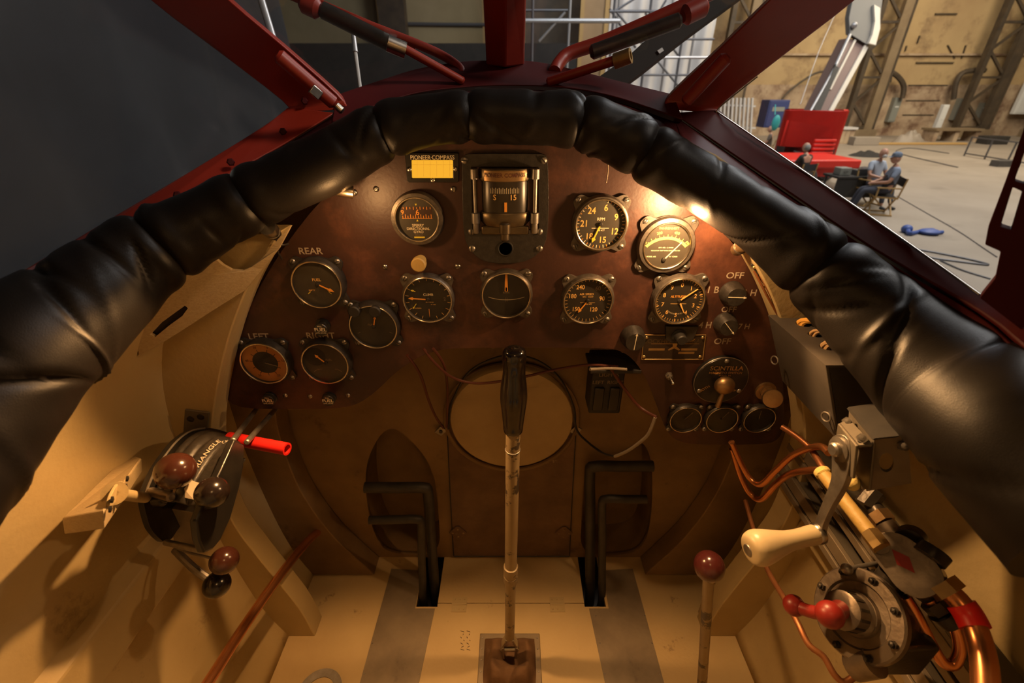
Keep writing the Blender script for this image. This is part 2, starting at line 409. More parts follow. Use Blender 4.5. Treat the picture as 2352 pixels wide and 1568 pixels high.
# ---- ring formers
def former(y0, y1, prof_in, name, label, sides=(-1, 1), mtl='cream', top=0):
    mb = MB()
    for s in sides:
        n = len(prof_in); vs = []; fs = []
        for x, d in prof_in:
            xo = Xw(d)+.003
            if d < .06: xo = max(xo, x+.02)
            for y in (y0, y1):
                vs.append((s*x+CEN, y, HZ-d)); vs.append((s*max(xo, x+.01), y, HZ-d))
        for i in range(n-1):
            a, b = i*4, i*4+4
            fs += [[a, a+1, b+1, b], [a+2, b+2, b+3, a+3], [a, b, b+2, a+2], [a+1, a+3, b+3, b+1]]
        fs += [[0, 2, 3, 1], [4*n-4, 4*n-3, 4*n-1, 4*n-2]]
        mb.add(vs, fs)
    return struct(mb.build(name, M[mtl], ang=30, bevel=.002), label)
CEN = -.006
def prof_px(px, y):
    out = []
    for p in px:
        w = AY(p[0], p[1], y); out.append(V((-(w.x-CEN), 0, HZ-w.z)))
    return [(p.x, p.z) for p in spline(out, 5)]
inner_main = prof_px([(672, 515), (640, 570), (600, 645), (562, 745), (536, 850), (521, 960), (531, 1060), (566, 1160), (618, 1235), (662, 1292), (712, 1360), (748, 1432)], .638)
inner_main[-1] = (inner_main[-1][0], FD)
former(.592, .638, inner_main, 'trim_2', 'cream ring former beside the instrument panel')
inner_fw = prof_px([(660, 760), (634, 850), (637, 950), (660, 1040), (702, 1135), (772, 1230), (862, 1313)], .75)
inner_fw = [(x, min(d, FD)) for x, d in inner_fw]
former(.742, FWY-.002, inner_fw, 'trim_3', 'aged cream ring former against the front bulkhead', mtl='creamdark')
# ---- longerons on the walls
mb = MB()
mb.plate([V((-.578, -.4, HZ-.615)), V((-.553, -.4, HZ-.63)), V((-.55, -.4, HZ-.70)), V((-.578, -.4, HZ-.72))], (0, .99, 0))
struct(mb.build('trim_4', M['cream'], smooth=False, bevel=.004), 'cream longeron along the left wall')
mb = MB()
mb.plate([V((.578, -.4, HZ-.66)), V((.545, -.4, HZ-.67)), V((.542, -.4, HZ-.73)), V((.578, -.4, HZ-.74))], (0, .99, 0))
struct(mb.build('trim_5', M['cream'], smooth=False, bevel=.004), 'cream longeron along the right wall')
# ---- front hatch
hp = [P2(1042, 1276, FWY-.004), P2(1034, 1130, FWY-.004), P2(1028, 990, FWY-.004)]
cc = P2(1175, 965, FWY-.004); rr = abs(P2(1028, 990, FWY-.004).x - cc.x)
arc = [V((cc.x+rr*math.cos(a), FWY-.004, cc.z+rr*1.02*math.sin(a))) for a in [PI - PI*i/24 for i in range(25)]]
hp2 = [P2(1322, 990, FWY-.004), P2(1315, 1130, FWY-.004), P2(1308, 1276, FWY-.004)]
hl = thing('bulkhead_hatch', 'arch topped dirty brown hatch in the front bulkhead behind the control stick', 'hatch', V((cc.x, FWY, zf)))
MB().plate(hp+arc+hp2, (0, .0038, 0)).build('hatch_door', M['hatch'], hl, smooth=False)
dc = P2(1175, 968, FWY-.03)
dr = .132
MB().lathe([(0, 0), (dr-.012, 0), (dr-.003, .004), (dr, .012), (dr, .026)][::-1] and [(dr, -.026), (dr, -.006), (dr-.003, -.001), (dr-.010, 0), (0, 0)], axisM(dc, (0, -1, 0)), 48).build('hatch_drum', M['drum'], hl, label='round cream drum face')
mb = MB(); mb.torus(dr+.012, .005, axisM(P2(1175, 965, FWY-.008), (0, -1, 0)), 64, 8); mb.build('hatch_ring', M['creamdark'], hl)
mb = MB(); g = [P2(1028, 1000, FWY-.0045), P2(1034, 1130, FWY-.0045), P2(1042, 1276, FWY-.0045)]
mb.tube(g, .0014, 6); mb.tube([P2(1322, 1000, FWY-.0045), P2(1315, 1130, FWY-.0045), P2(1308, 1276, FWY-.0045)], .0014, 6)
mb.tube([P2(1042, 1277, FWY-.0045), P2(1308, 1277, FWY-.0045)], .0014, 6)
mb.build('hatch_seal', M['wireblk'], hl)
for px, py in ((1052, 1222), (1295, 1222)):
    p = P2(px, py, FWY-.005); k = 22/F*1.2*.9
    mbh = MB().plate([p+V((k, 0, 0)), p+V((k*.2, 0, k)), p+V((-k*.2, 0, k)), p+V((-k, 0, 0)), p+V((-k*.2, 0, -k)), p+V((k*.2, 0, -k))], (0, -.003, 0))
    h = mbh.build('hatch_hinge', M['hatch'], hl, smooth=False, bevel=.0008)
    mb = MB()
    for dx, dz in ((.6, 0), (-.6, 0), (0, .6), (0, -.6)):
        mb.lathe([(0, 0), (.003, 0), (.002, .0016), (0, .002)], axisM(p+V((dx*k, -.003, dz*k)), (0, -1, 0)), 10)
    mb.build('rivet', M['creamdark'], h)
for px, py in ((1013, 988), (1322, 986)):
    p = P2(px, py, FWY-.006); k = .013
    mb = MB().plate([p+V((k*1.1, 0, k*.2)), p+V((0, 0, k)), p+V((-k*1.1, 0, -k*.2)), p+V((0, 0, -k))], (0, -.004, 0))
    h = mb.build('hatch_clip', M['dullsteel'], hl, smooth=False, bevel=.0006)
    MB().lathe([(0, 0), (.004, 0), (.004, .002), (0, .002)], axisM(p+V((0, -.004, 0)), (0, -1, 0)), 14).build('clip_bolt', M['wireblk'], h)
# ---- rudder pedals
def pedal(name, label, bars):
    r0 = bars[0][1]
    t = thing(name, label, 'pedal', V((r0[-1].x, r0[-1].y, zf-.1)), 'black tube rudder pedals')
    for nm, pts, r in bars:
        mb = MB(); mb.tube(pts, r, 14, 5); mb.build(nm, M['blackpedal'], t)
M['blackpedal'] = mat('worn_black_pedal_paint', (.05, .046, .042), .5, .3, (.022, .02, .018), 30, .7, .1, 200)
def pp(px, py, y): return AY(px, py, y)
def ell(h0, corner, foot, y, yb):
    c = pp(*corner, y); a = pp(*h0, y); f = pp(*foot, yb)
    return [a, a.lerp(c, .5), a.lerp(c, .93), c+V((0, 0, -.012)) + (f-c)*.02, c.lerp(f, .35), c.lerp(f, .7), f, f+V((0, .01, -.06))]
pedal('rudder_pedal', 'left rudder pedal of two bent black tubes rising from a floor slot', [
    ('pedal_tube', ell((838, 1119), (982, 1120), (1000, 1372), .752, .715), .0125), ('pedal_tube', ell((848, 1194), (966, 1192), (972, 1378), .705, .69), .0095)])
pedal('rudder_pedal', 'right rudder pedal of two bent black tubes, beside the brown lever', [
    ('pedal_tube', ell((1500, 1070), (1356, 1071), (1355, 1372), .765, .715), .0125), ('pedal_tube', ell((1485, 1146), (1384, 1146), (1382, 1378), .725, .69), .0095)])
for nm, a, b, y, lab in (('pedal_shaft', (836, 1119), (990, 1119), .752, 0), ):
    pass
# ---- cabin behind the pilot (out of view, keeps hangar light off the instruments)
mb = MB(); mb.box((0, -.62, 2.55), (1.3, .02, 1.7)); struct(mb.build('wall_back', M['cream'], smooth=False), 'rear cockpit bulkhead')
mb = MB(); mb.box((0, -.2, 3.44), (5.0, 1.0, .03)); struct(mb.build('ceiling', M['cream'], smooth=False), 'unseen wing underside roofing the cockpit, sized to block side light')  # unseen slab, its reach shaped to block the side light
# ================================================================ PADDED COAMING
def section(i0, i1, name, par, seed, pin0=True, pin1=True):
    n = 56; vs = []; fs = []
    L = sum((padP[i+1]-padP[i]).length for i in range(int(i0), min(int(i1)+1, len(padP)-1)))
    m = max(40, int(L/.0035)); ref = V((0, -.5, .85)).normalized()
    cr = []
    rnd = random.Random(seed)
    for k in range(int(5+L*46)):
        cr.append((rnd.random(), rnd.uniform(0, 2*PI), rnd.uniform(.0035, .0080)/L, rnd.uniform(.04, .12)*(1 if rnd.random() > .3 else -.6), rnd.uniform(.4, 1.1), rnd.uniform(-.05, .05)/L))
    T1 = len(padP)-1
    for a in range(m+1):
        u = a/m; k = (i0+(i1-i0)*u)/T1
        p, r = pad_at(min(max(k, 0), 1)); q, _ = pad_at(min(k+.004, 1)); q0, _ = pad_at(max(k-.004, 0))
        T = (q-q0).normalized(); w = (ref-T*ref.dot(T)).normalized(); b = T.cross(w)
        e = 1.0
        if pin0: e -= .15*math.exp(-(u*L/.007)**2) - .05*math.exp(-((u*L-.022)/.012)**2)
        if pin1: e -= .15*math.exp(-((1-u)*L/.007)**2) - .05*math.exp(-(((1-u)*L-.022)/.012)**2)
        for j in range(n):
            th = 2*PI*j/n; g = 0
            for cu, ct, cw, ca, cs, tw in cr:
                dth = (th-ct+PI) % (2*PI)-PI
                if abs(dth) < cs*2:
                    x = (u-cu-tw*dth)/cw
                    if abs(x) < 3: g -= ca*math.exp(-x*x)*math.exp(-(dth/cs)**2)
            g += .035*noise.noise(p*26+V((math.cos(th), math.sin(th), seed))*1.1)
            rad = r*(e+g)
            vs.append(p + w*math.cos(th)*rad + b*math.sin(th)*rad)
    for a in range(m):
        for j in range(n): fs.append([a*n+j, a*n+(j+1) % n, (a+1)*n+(j+1) % n, (a+1)*n+j])
    fs.append(list(range(n))[::-1]); fs.append([m*n+j for j in range(n)])
    mb = MB(); mb.add(vs, fs)
    return mb.build(name, M['leather'], par, ang=80)
pc = thing('cockpit_coaming', 'black leather padded roll arching over the instrument panel', 'padding', pad_at(.5)[0])
def idx(px, L):                 # spline index closest to a pixel x
    best = min(range(len(padP)), key=lambda i: abs(1176+F*((padP[i]-EYE).x)/((padP[i]-EYE).y*CP-(padP[i]-EYE).z*SP)-px))
    return best
cuts = [0] + [idx(x, 0) for x in (372, 578, 878, 1075, 1335, 1475, 1880)] + [len(padP)-1]
for k in range(len(cuts)-1):
    section(cuts[k]-(.35 if k else 0), cuts[k+1]+(.35 if k < len(cuts)-2 else 0), 'padding_section', pc, 11+k, k > 0, k < len(cuts)-2)
# ================================================================ WINDSCREEN FRAME
def poly(pts): return [A(*p) for p in pts]
fr = thing('windscreen', 'red painted steel frame of windscreen and side windows', 'window frame', A(1160, 160, .78))
# centre post: two flat faces meeting in a ridge
def post_pts(d0, d1): pass
mb = MB()
a0 = [A(1104, -120, .60), A(1160, -120, .585), A(1212, -120, .60)]
a1 = [A(1117, 150, .755), A(1160, 155, .735), A(1204, 150, .755)]
bk = V((0, .035, .005))
ring0 = a0 + [p+bk for p in reversed(a0)]; ring1 = a1 + [p+bk for p in reversed(a1)]
mb.add(ring0+ring1, [[i, (i+1) % 6, (i+1) % 6+6, i+6] for i in range(6)]+[[5, 4, 3, 2, 1, 0], [6, 7, 8, 9, 10, 11]])
mb.build('centre_post', M['redpaint'], fr, smooth=False, bevel=.003)
sillL = [(1125, 138, .765), (1060, 141, .76), (960, 157, .74), (868, 185, .71), (772, 217, .675)]
sillR = [(1196, 138, .765), (1262, 146, .76), (1350, 167, .74), (1440, 190, .71), (1548, 216, .675)]
lowL = [(1125, 196, .70), (1060, 200, .695), (960, 212, .68), (868, 240, .66), (760, 285, .63)]
lowR = [(1196, 196, .70), (1262, 198, .695), (1350, 208, .68), (1440, 230, .66), (1570, 275, .63)]
def strip(up, lo, th, name, par, mtl='redpaint', k=5, bevel=.002):
    U = spline(poly(up), k); L = spline(poly(lo), k); n = len(U); vs = []; fs = []
    th = V(th)
    for a, b in zip(U, L): vs += [a, b, a+th, b+th]
    for i in range(n-1):
        q = i*4; r = q+4
        fs += [[q, q+1, r+1, r], [q+2, r+2, r+3, q+3], [q, r, r+2, q+2], [q+1, q+3, r+3, r+1]]
    fs += [[0, 2, 3, 1], [4*n-4, 4*n-3, 4*n-1, 4*n-2]]
    return MB().add(vs, fs).build(name, M[mtl], par, ang=25, bevel=bevel)
allU = list(reversed(sillL))+sillR; allL = list(reversed(lowL))+lowR
strip(allU, allL, (0, .02, -.01), 'windscreen_sill', fr, 'darkred_shade')  # frame red darkened, shade put into the sill colour
# left pillar and left sill rail
strip([(196, -150, .46), (345, 0, .53), (500, 118, .60), (648, 232, .66), (668, 262, .668)], [(378, -150, .45), (526, 0, .52), (650, 105, .59), (776, 216, .655), (800, 250, .655)], (-.006, .022, .004), 'left_pillar', fr, k=3)
strip([(-120, 708, .40), (0, 650, .44), (220, 520, .53), (430, 396, .60), (600, 292, .655), (662, 245, .67)], [(-120, 760, .385), (0, 694, .43), (220, 568, .52), (430, 452, .585), (640, 338, .635), (770, 258, .65)], (-.012, .014, -.012), 'left_rail', fr, k=3)
# right pillar and rail
M['redshade'] = M['redpaint']
strip([(2130, -150, .46), (1965, 0, .53), (1810, 120, .60), (1668, 232, .66), (1648, 262, .668)], [(1925, -150, .45), (1768, 0, .52), (1660, 105, .59), (1542, 216, .655), (1520, 250, .655)], (.006, .022, .004), 'right_pillar', fr, k=3)
strip([(2480, 850, .36), (2352, 748, .40), (2255, 672, .44), (2040, 520, .53), (1850, 390, .60), (1700, 290, .655), (1650, 250, .67)], [(2480, 880, .345), (2352, 795, .39), (2250, 714, .43), (2010, 574, .52), (1820, 447, .585), (1670, 345, .635), (1545, 258, .65)], (.012, .014, -.012), 'right_rail', fr, 'darkred_shade', k=3)  # same paint as the left rail, its shade put into the colour
mb = MB(); mb.tube([A(288, -148, .46), A(720, -150, .555), A(1158, -122, .605), A(1600, -150, .555), A(2027, -148, .46)], .016, 12, 5); mb.build('top_bow', M['redpaint'], fr)
mb = MB(); mb.tube([A(1646, 256, .664), A(1664, 268, .66), A(1850, 396, .597), A(2040, 526, .527), A(2250, 676, .437)], .0010, 8, 4); mb.tube([A(1646, 256, .664), A(1660, 240, .66), A(1740, 176, .625)], .0010, 8, 4)
mb.build('window_trim', M['steel'], fr, label='bright metal window edging')
for px, py, d in ((472, 57, .575), (603, 158, .625), (700, 232, .652), (650, 302, .64), (530, 372, .60), (408, 448, .565), (1698, 165, .645), (1770, 95, .61)):
    p = A(px, py, d); mb = MB(); mb.lathe([(0, 0), (.0052, 0), (.0052, .0025), (.0036, .005), (0, .005)], axisM(p+ray(px, py)*.006, -ray(px, py)), 6); mb.build('frame_bolt', M['darkred_shade'], fr)
# rear post of the right window with cut-out latch plate
def RP(px, py): return A(px, py, .40)
th = V((.012, .012, 0))
mb = MB().plate([RP(*p) for p in [(2250, 684), (2285, 640), (2298, 578), (2262, 562), (2270, 520), (2308, 420), (2350, 300), (2380, 200), (2480, 200), (2480, 860)]], th,
    [[RP(*p) for p in [(2298, 520), (2322, 528), (2348, 440), (2326, 430)]], [RP(*p) for p in [(2330, 415), (2352, 422), (2375, 330), (2362, 326)]]])
mb.build('rear_post', M['darkred_shade'], fr, smooth=False, bevel=.001)
# dark decking between panel and windscreen, and cowl strips outside the rails
def deck():
    U = spline(poly(allL), 6); n = len(U); mb = MB(); vs = []; fs = []
    i0, i1 = idx(700, 0), idx(1640, 0)
    for k, p in enumerate(U):
        t = (i0+(i1-i0)*k/(n-1))/(len(padP)-1); c, r = pad_at(t); vs += [p+V((0, .004, -.008)), c+V((0, r*.55, r*.5))]
    for k in range(n-1): fs.append([2*k, 2*k+1, 2*k+3, 2*k+2])
    return mb.add(vs, fs)
struct(deck().build('trim_6', M['darkred_shade'], ang=60, solid=.004), 'dark decking between coaming and windscreen')
def cowl(low, ia, ib, name):
    U = spline(poly(low), 6); n = len(U); vs = []; fs = []
    for k, p in enumerate(U):
        t = (ia+(ib-ia)*k/(n-1))/(len(padP)-1); c, r = pad_at(t); vs += [p+V((0, .004, -.004)), c+V((0, r*.2, r*.3))]
    for k in range(n-1): fs.append([2*k, 2*k+1, 2*k+3, 2*k+2])
    struct(MB().add(vs, fs).build(name, M['darkred_shade'], ang=60, solid=.004), 'dark red edge between coaming and window rail')
cowl([(-120, 760, .385), (0, 694, .43), (220, 568, .52), (430, 452, .585), (640, 338, .635), (770, 258, .65)], idx(-150, 0), idx(740, 0), 'trim_7')
cowl([(2480, 880, .345), (2352, 795, .39), (2250, 714, .43), (2010, 574, .52), (1820, 447, .585), (1670, 345, .635), (1545, 258, .65)], idx(2440, 0), idx(1600, 0), 'trim_8')
# panes
def pane(pts, name, label, mtl='glasswin', th=(0, .003, 0)):
    a, b, c = [A(*p) for p in pts[:3]]; n = (b-a).cross(c-a)
    P = [EYE + ray(p[0], p[1])*((a-EYE).dot(n)/ray(p[0], p[1]).dot(n)) for p in pts]
    o = MB().plate(P, n.normalized()*.003).build(name, M[mtl], smooth=False); struct(o, label)
pane([(1128, 158, .785), (760, 232, .69), (365, -150, .49), (1106, -150)], 'window_1', 'left windscreen pane')
pane([(1194, 158, .785), (1560, 232, .69), (1935, -150, .49), (1212, -150)], 'window_2', 'right windscreen pane')
mb = MB(); mb.grid(lambda u, v: V((.56*math.cos(PI*v), .92+1.5*u, 2.2+(.56-.10*u)*math.sin(PI*v))), 8, 24)
struct(mb.build('trim_10', M['redpaint'], ang=60, solid=.005), 'red fuselage nose ahead of the windscreen')
pane([(672, 248, .69), (200, -150, .485), (-140, -150, .40), (-140, 755)], 'window_3', 'left side window pane', 'glassold', (-.003, .0005, .001))
pane([(1642, 252, .69), (2125, -150, .485), (2480, -150, .40), (2480, 842)], 'window_4', 'right side window pane', 'glasswin', (.003, .0005, .001))
# ---- struts and rods in the windscreen
t = thing('windscreen_brace', 'red double rail brace with dark sleeve behind the left windscreen pane', 'brace', A(1050, 160, .74), 'red windscreen braces')
mb = MB(); mb.tube([A(600, -60, .70), A(700, 0, .715), A(950, 98, .745), A(1020, 130, .755), A(1055, 155, .75), A(1062, 172, .74)], .007, 12, 4); mb.build('brace_rail', M['redpaint'], t)
mb = MB(); mb.beam(A(610, -40, .705), A(955, 108, .75), .012, .018); mb.build('brace_channel', M['redpaint'], t, bevel=.002)
mb = MB(); mb.rod(A(690, 2, .70), A(736, 24, .705), .015); mb.build('brace_clamp', M['redpaint'], t)
mb = MB(); mb.rod(A(735, 20, .705), A(902, 104, .73), .0125); mb.build('brace_sleeve', M['castgrease'], t)
t2 = thing('latch_rod', 'red rod with bright steel end pointing up left of the centre post', 'rod', A(1064, 184, .70), 'red latch rods')
mb = MB(); mb.rod(A(912, 102, .665), A(1066, 188, .70), .006); mb.build('rod', M['redpaint'], t2)
mb = MB(); mb.ringlathe([(.005, 0), (.011, 0), (.011, .026), (.005, .026)], axisM(A(890, 99, .66), A(922, 112, .668)-A(890, 99, .66)), 24); mb.build('rod_end', M['steel'], t2, label='bright steel tube end')
t = thing('windscreen_brace', 'dark red rail brace with black sleeve behind the right windscreen pane', 'brace', A(1270, 160, .74), 'red windscreen braces')
mb = MB(); mb.tube([A(1720, -60, .70), A(1590, 5, .715), A(1400, 90, .745), A(1310, 122, .755), A(1284, 145, .75), A(1274, 165, .74)], .0105, 12, 4); mb.build('brace_rail', M['redpaint'], t)
mb = MB(); mb.rod(A(1565, 45, .70), A(1355, 122, .725), .011); mb.build('brace_sleeve', M['castgrease'], t)
mb = MB(); mb.rod(A(1622, 12, .70), A(1568, 38, .70), .0145); mb.build('brace_clamp', M['redpaint'], t)
t2 = thing('latch_rod', 'red rod with pale hollow tube end right of the centre post', 'rod', A(1258, 188, .70), 'red latch rods')
mb = MB(); mb.rod(A(1420, 136, .665), A(1256, 190, .70), .0068); mb.build('rod', M['redpaint'], t2)
mb = MB(); mb.ringlathe([(.0055, 0), (.0105, 0), (.0105, .024), (.0055, .024)], axisM(A(1449, 127, .652), A(1412, 141, .664)-A(1449, 127, .652)), 24); mb.build('rod_end', M['brass'], t2, label='pale metal tube end')
t = thing('pillar_handle', 'red rod handle along the inside of the left windscreen pillar', 'handle', A(770, 240, .62))
mb = MB(); mb.rod(A(636, 124, .56), A(770, 240, .615), .0088); mb.build('rod', M['redpaint'], t)
mb = MB(); mb.rod(A(770, 240, .615), A(788, 257, .62), .005); mb.build('tip', M['steel'], t)
mb = MB(); mb.beam(A(714, 202, .586), A(736, 222, .596), .006, .012); mb.build('clip', M['steel'], t, bevel=.001)
t = thing('pillar_handle', 'dark red rod handle on the right windscreen pillar', 'handle', A(1560, 240, .62))
mb = MB(); mb.rod(A(1672, 128, .565), A(1572, 236, .615), .0085); mb.build('rod', M['redpaint'], t)
# ================================================================ INSTRUMENT PANEL
pan_px = [(522, 938), (522, 880), (538, 800), (568, 715), (612, 630), (668, 545), (740, 455), (840, 375), (950, 320), (1080, 292), (1180, 286), (1290, 290), (1400, 322), (1510, 388), (1610, 472), (1690, 565), (1752, 668), (1786, 780), (1800, 880), (1800, 980), (1790, 1008), (1760, 1021),
          (1600, 1021), (1556, 1014), (1530, 990), (1512, 940), (1490, 880), (1462, 832), (1430, 806), (1390, 798), (1080, 798), (1010, 802), (955, 822), (905, 858), (868, 895), (830, 924), (790, 937), (700, 940)]
pp_ = [PL(*p) for p in pan_px]
panel = thing('instrument_panel', 'red brown instrument panel with worn varnish spanning the cockpit', 'instrument panel', (0, PY, PL(1160, 600).z))
MB().plate(smoothpoly(pp_, 2), (0, .006, 0)).build('panel_board', M['panel'], panel, smooth=False)
S64 = lambda px, py: (AY(px+1, py, PY).x-AY(px, py, PY).x)
def screw_mb(mb, p, r=.0036):
    mb.lathe([(0, .0022), (r*.45, .0021), (r*.8, .0014), (r, 0)][::-1], PF(p), 12)
def slot_mb(mb, p, r=.0036, rot=.5):
    mb.rect(PF(p), (0, 0), r*1.7, r*.32, rot, .0023)
sc_px = [(864, 434), (1041, 434), (884, 613), (1051, 612), (799, 908), (655, 908), (712, 910)]
for k, p in enumerate(sc_px):
    o = MB(); screw_mb(o, PL(*p), .0042); s = o.build('panel_screw', M['steel'], panel)
    o = MB(); slot_mb(o, PL(*p), .0042, .4+k); o.build('slot', M['wireblk'], s)
def stencil(t, px, py, hpx, sx=1.0, name='stencil_lettering', m='stencil'):
    s = S64(px, py); mb = MB(); mb.text(t, PF(PL(px, py)), hpx*s*1.42, sx=sx); return mb.build(name, M[m], panel, smooth=False)
for t, px, py, h, sx in [('REAR', 713, 577, 15.5, 1.06), ('LEFT', 594, 773, 15.5, 1.06), ('RIGHT', 736, 771, 15.5, 1.03), ('OFF', 1688, 633, 15, 1.1), ('1 B', 1637, 666, 16, .95), ('1 H', 1722, 673, 16, .95), ('4 H', 1620, 747, 16, .85), ('7 H', 1709, 750, 14, .9), ('OFF', 1674, 711, 14, 1.0), ('OFF', 1659, 784, 15, 1.05)]:
    stencil(t, px, py, h, sx)
# panel colour streak marks
mb = MB(); mb.tube([PL(1396, 366), PL(1397, 392), PL(1393, 420)], .0006, 5); mb.build('scratch', M['stencil'], panel)
# ---------------------------------------------------------------- gauges
def circ(R, n=72, dx=0, dy=0): return [(dx+R*math.cos(2*PI*i/n), dy+R*math.sin(2*PI*i/n)) for i in range(n)]
def ears(R, angs, e=1.27, wd=.24, n=180):
    out = []
    for i in range(n):
        a = 2*PI*i/n; r = R
        for b in angs:
            d = abs((a-b+PI) % (2*PI)-PI); r = max(r, R*(1+(e-1)*math.exp(-(d/wd)**4)))
        out.append((r*math.cos(a), r*math.sin(a)))
    return out
E4 = [PI/4, 3*PI/4, 5*PI/4, 7*PI/4]
def clock(deg, r): a = math.radians(90-deg); return (r*math.cos(a), r*math.sin(a))
class Gauge:
    def __init__(s, name, label, px, py, Rpx, group=None, mtl='bezel', ear=True, dial='dial', th=.010, rimr=.90, erot=0, earang=E4):
        s.p = PL(px, py, th); sc = S64(px, py)*(s.p.y/PY); s.R = R = Rpx*sc
        s.base = V((s.p.x, PY, s.p.z))
        s.t = thing(name, label, 'gauge', s.base, group)
        B = PF(s.base); s.th = th; s.ri = R*rimr
        mb = MB()
        if ear:
            mb.prism(ears(R, [a+erot for a in earang]), 0, .0045, B, [circ(s.ri*.97, 64)])
        mb.ringlathe([(s.ri*.96, .003), (R*1.0, .003), (R*.985, th*.6), (R*.95, th-.0012), (s.ri*1.01, th)], B, 72)
        mb.build('bezel', M[mtl], s.t, bevel=.0008 if ear else 0)
        mb = MB(); mb.torus(s.ri, R*.03, PF(s.base+V((0, -th, 0))), 72, 10); mb.build('rim', M['rim'], s.t)
        s.D = PF(s.base+V((0, -(th-.0052), 0)))
        mb = MB(); mb.lathe([(s.ri, -.002), (s.ri, 0), (0, 0)], s.D, 64); mb.build('dial', M[dial], s.t)
        mb = MB(); mb.lathe([(0, 0), (s.ri*.985, 0), (s.ri*.985, .0008), (0, .0012)], PF(s.base+V((0, -th+.001, 0))), 48)
        s.gl = mb
        if ear:
            for k, a in enumerate(earang):
                q = s.base+V((R*1.16*math.cos(a+erot), -.0045, R*1.16*math.sin(a+erot)))
                mb = MB(); screw_mb(mb, q, .0042); w = mb.build('screw', M['dullsteel'], s.t)
                mb = MB(); slot_mb(mb, q, .0042, .3+k*.8); mb.build('slot', M['wireblk'], w)
    def glass(s): s.gl.build('glass', M['glass'], s.t)
    def mark(s, fn, name, m): mb = MB(); fn(mb, s.ri, s.D); return mb.build(name, M[m], s.t, smooth=False)
    def ticks(s, angs, r0, r1, w, name='scale', m='cream_ink'):
        def f(mb, R, D):
            for a in angs: mb.rect(D, clock(a, R*(r0+r1)/2), R*w, R*(r1-r0), math.radians(-a))
        return s.mark(f, name, m)
    def nums(s, lst, size, name='numerals', m='amber', sx=.9):
        def f(mb, R, D):
            for t, a, r in lst: mb.text(t, D, R*size, clock(a, R*r), sx=sx)
        return s.mark(f, name, m)
    def words(s, lst, name='lettering', m='cream_ink'):
        def f(mb, R, D):
            for it in lst: mb.text(it[0], D, R*it[3], (it[1]*R, it[2]*R), it[4] if len(it) > 4 else 0, sx=it[5] if len(it) > 5 else 1)
        return s.mark(f, name, m)
    def needle(s, ang, r0, r1, w=.05, head=.30, hw=.17, m='orange', name='needle', hub=.08, c=(0, 0), arrow=True):
        R = s.ri
        pts = [(-w/2, r0), (w/2, r0), (w/2, r1-head), (hw/2, r1-head*.75), (0, r1), (-hw/2, r1-head*.75), (-w/2, r1-head)] if arrow else [(-w/2, r0), (w/2, r0), (w*.3, r1), (-w*.3, r1)]
        rot = Matrix.Rotation(math.radians(-ang), 4, 'Z')
        D = s.D @ Matrix.Translation((c[0]*R, c[1]*R, 0)) @ rot
        mb = MB(); mb.prism([(x*R, y*R) for x, y in pts], .0014, .0022, D); n = mb.build(name, M[m], s.t, smooth=False)
        if hub:
            mb = MB(); mb.lathe([(hub*R, 0), (hub*R, .0026), (hub*R*.7, .0032), (0, .0032)], s.D @ Matrix.Translation((c[0]*R, c[1]*R, 0)), 20); mb.build('hub', M['blackmatt'], n)
# 1 directional gyro
g = Gauge('directional_gyro', 'round grey directional gyro with orange number strip window, left of the compass', 957, 505, 62, ear=False, mtl='bezel', dial='dialgrey', th=.014, rimr=.80)
M['gyrocard'] = mat('gyro_card', (.055, .02, .011), .5, 0, (.03, .012, .008), 60, .5)
g.mark(lambda mb, R, D: mb.rect(D, (0, .30*R), 1.42*R, .52*R, 0, .0003), 'number_card', 'gyrocard')
def gy(mb, R, D):
    for i in range(12): mb.rect(D, ((-.66+i*.12)*R, (.09+(.03 if i % 2 else 0))*R), .028*R, (.14 if i % 2 == 0 else .20)*R, 0, .0006)
    for i in range(9): mb.rect(D, ((-.6+i*.155)*R, .50*R), .028*R, (.09 if i % 2 == 0 else .13)*R, 0, .0006)
    mb.text('6', D, .36*R, (.04*R, .30*R), h=.0006); mb.text('9', D, .30*R, (-.66*R, .30*R), h=.0006)
    mb.rect(D, (0, .035*R), 1.42*R, .018*R, 0, .0006)
g.mark(gy, 'card_scale', 'orange')
g.words([('SPERRY', .0, -.30, .17), ('DIRECTIONAL', 0, -.46, .17), ('GYRO', 0, -.61, .17)]); g.words([('SERIAL N', 0, -.755, .09)], m='dim_ink')
g.mark(lambda mb, R, D: (mb.rect(D, (.02*R, -.86*R), .5*R, .07*R), mb.add([D @ V((x*R, y*R, .0006)) for x, y in ((-.05, .70), (.05, .70), (0, .61))], [[0, 1, 2]]), mb.add([D @ V((x*R, y*R, .0006)) for x, y in ((-.05, -.10), (.05, -.10), (0, 0))], [[0, 1, 2]])), 'index_marks', 'yellow')
g.glass()
# 2 tachometer
g = Gauge('tachometer', 'tachometer with yellow needle and numbers 6 to 24 reading RPM', 1381, 517, 66, dial='dialgrey', th=.012, rimr=.87)
g.nums([(str(3*k+6), 14+51.5*k, .66) for k in range(7)], .36, m='amber')
g.ticks([14+i*17.17 for i in range(19)], .86, .99, .03); g.ticks([22.6+i*17.17 for i in range(18)], .88, .98, .025, 'minor_scale', 'orange')
g.words([('RPM', 0, .20, .17)]); g.words([('260 477', .02, -.25, .10)]); g.mark(lambda mb, R, D: mb.rect(D, (0, -.16*R), .7*R, .022*R), 'dial_line', 'cream_ink')
g.needle(202, .08, .80, .055, .22, .17, 'yellow'); g.glass()
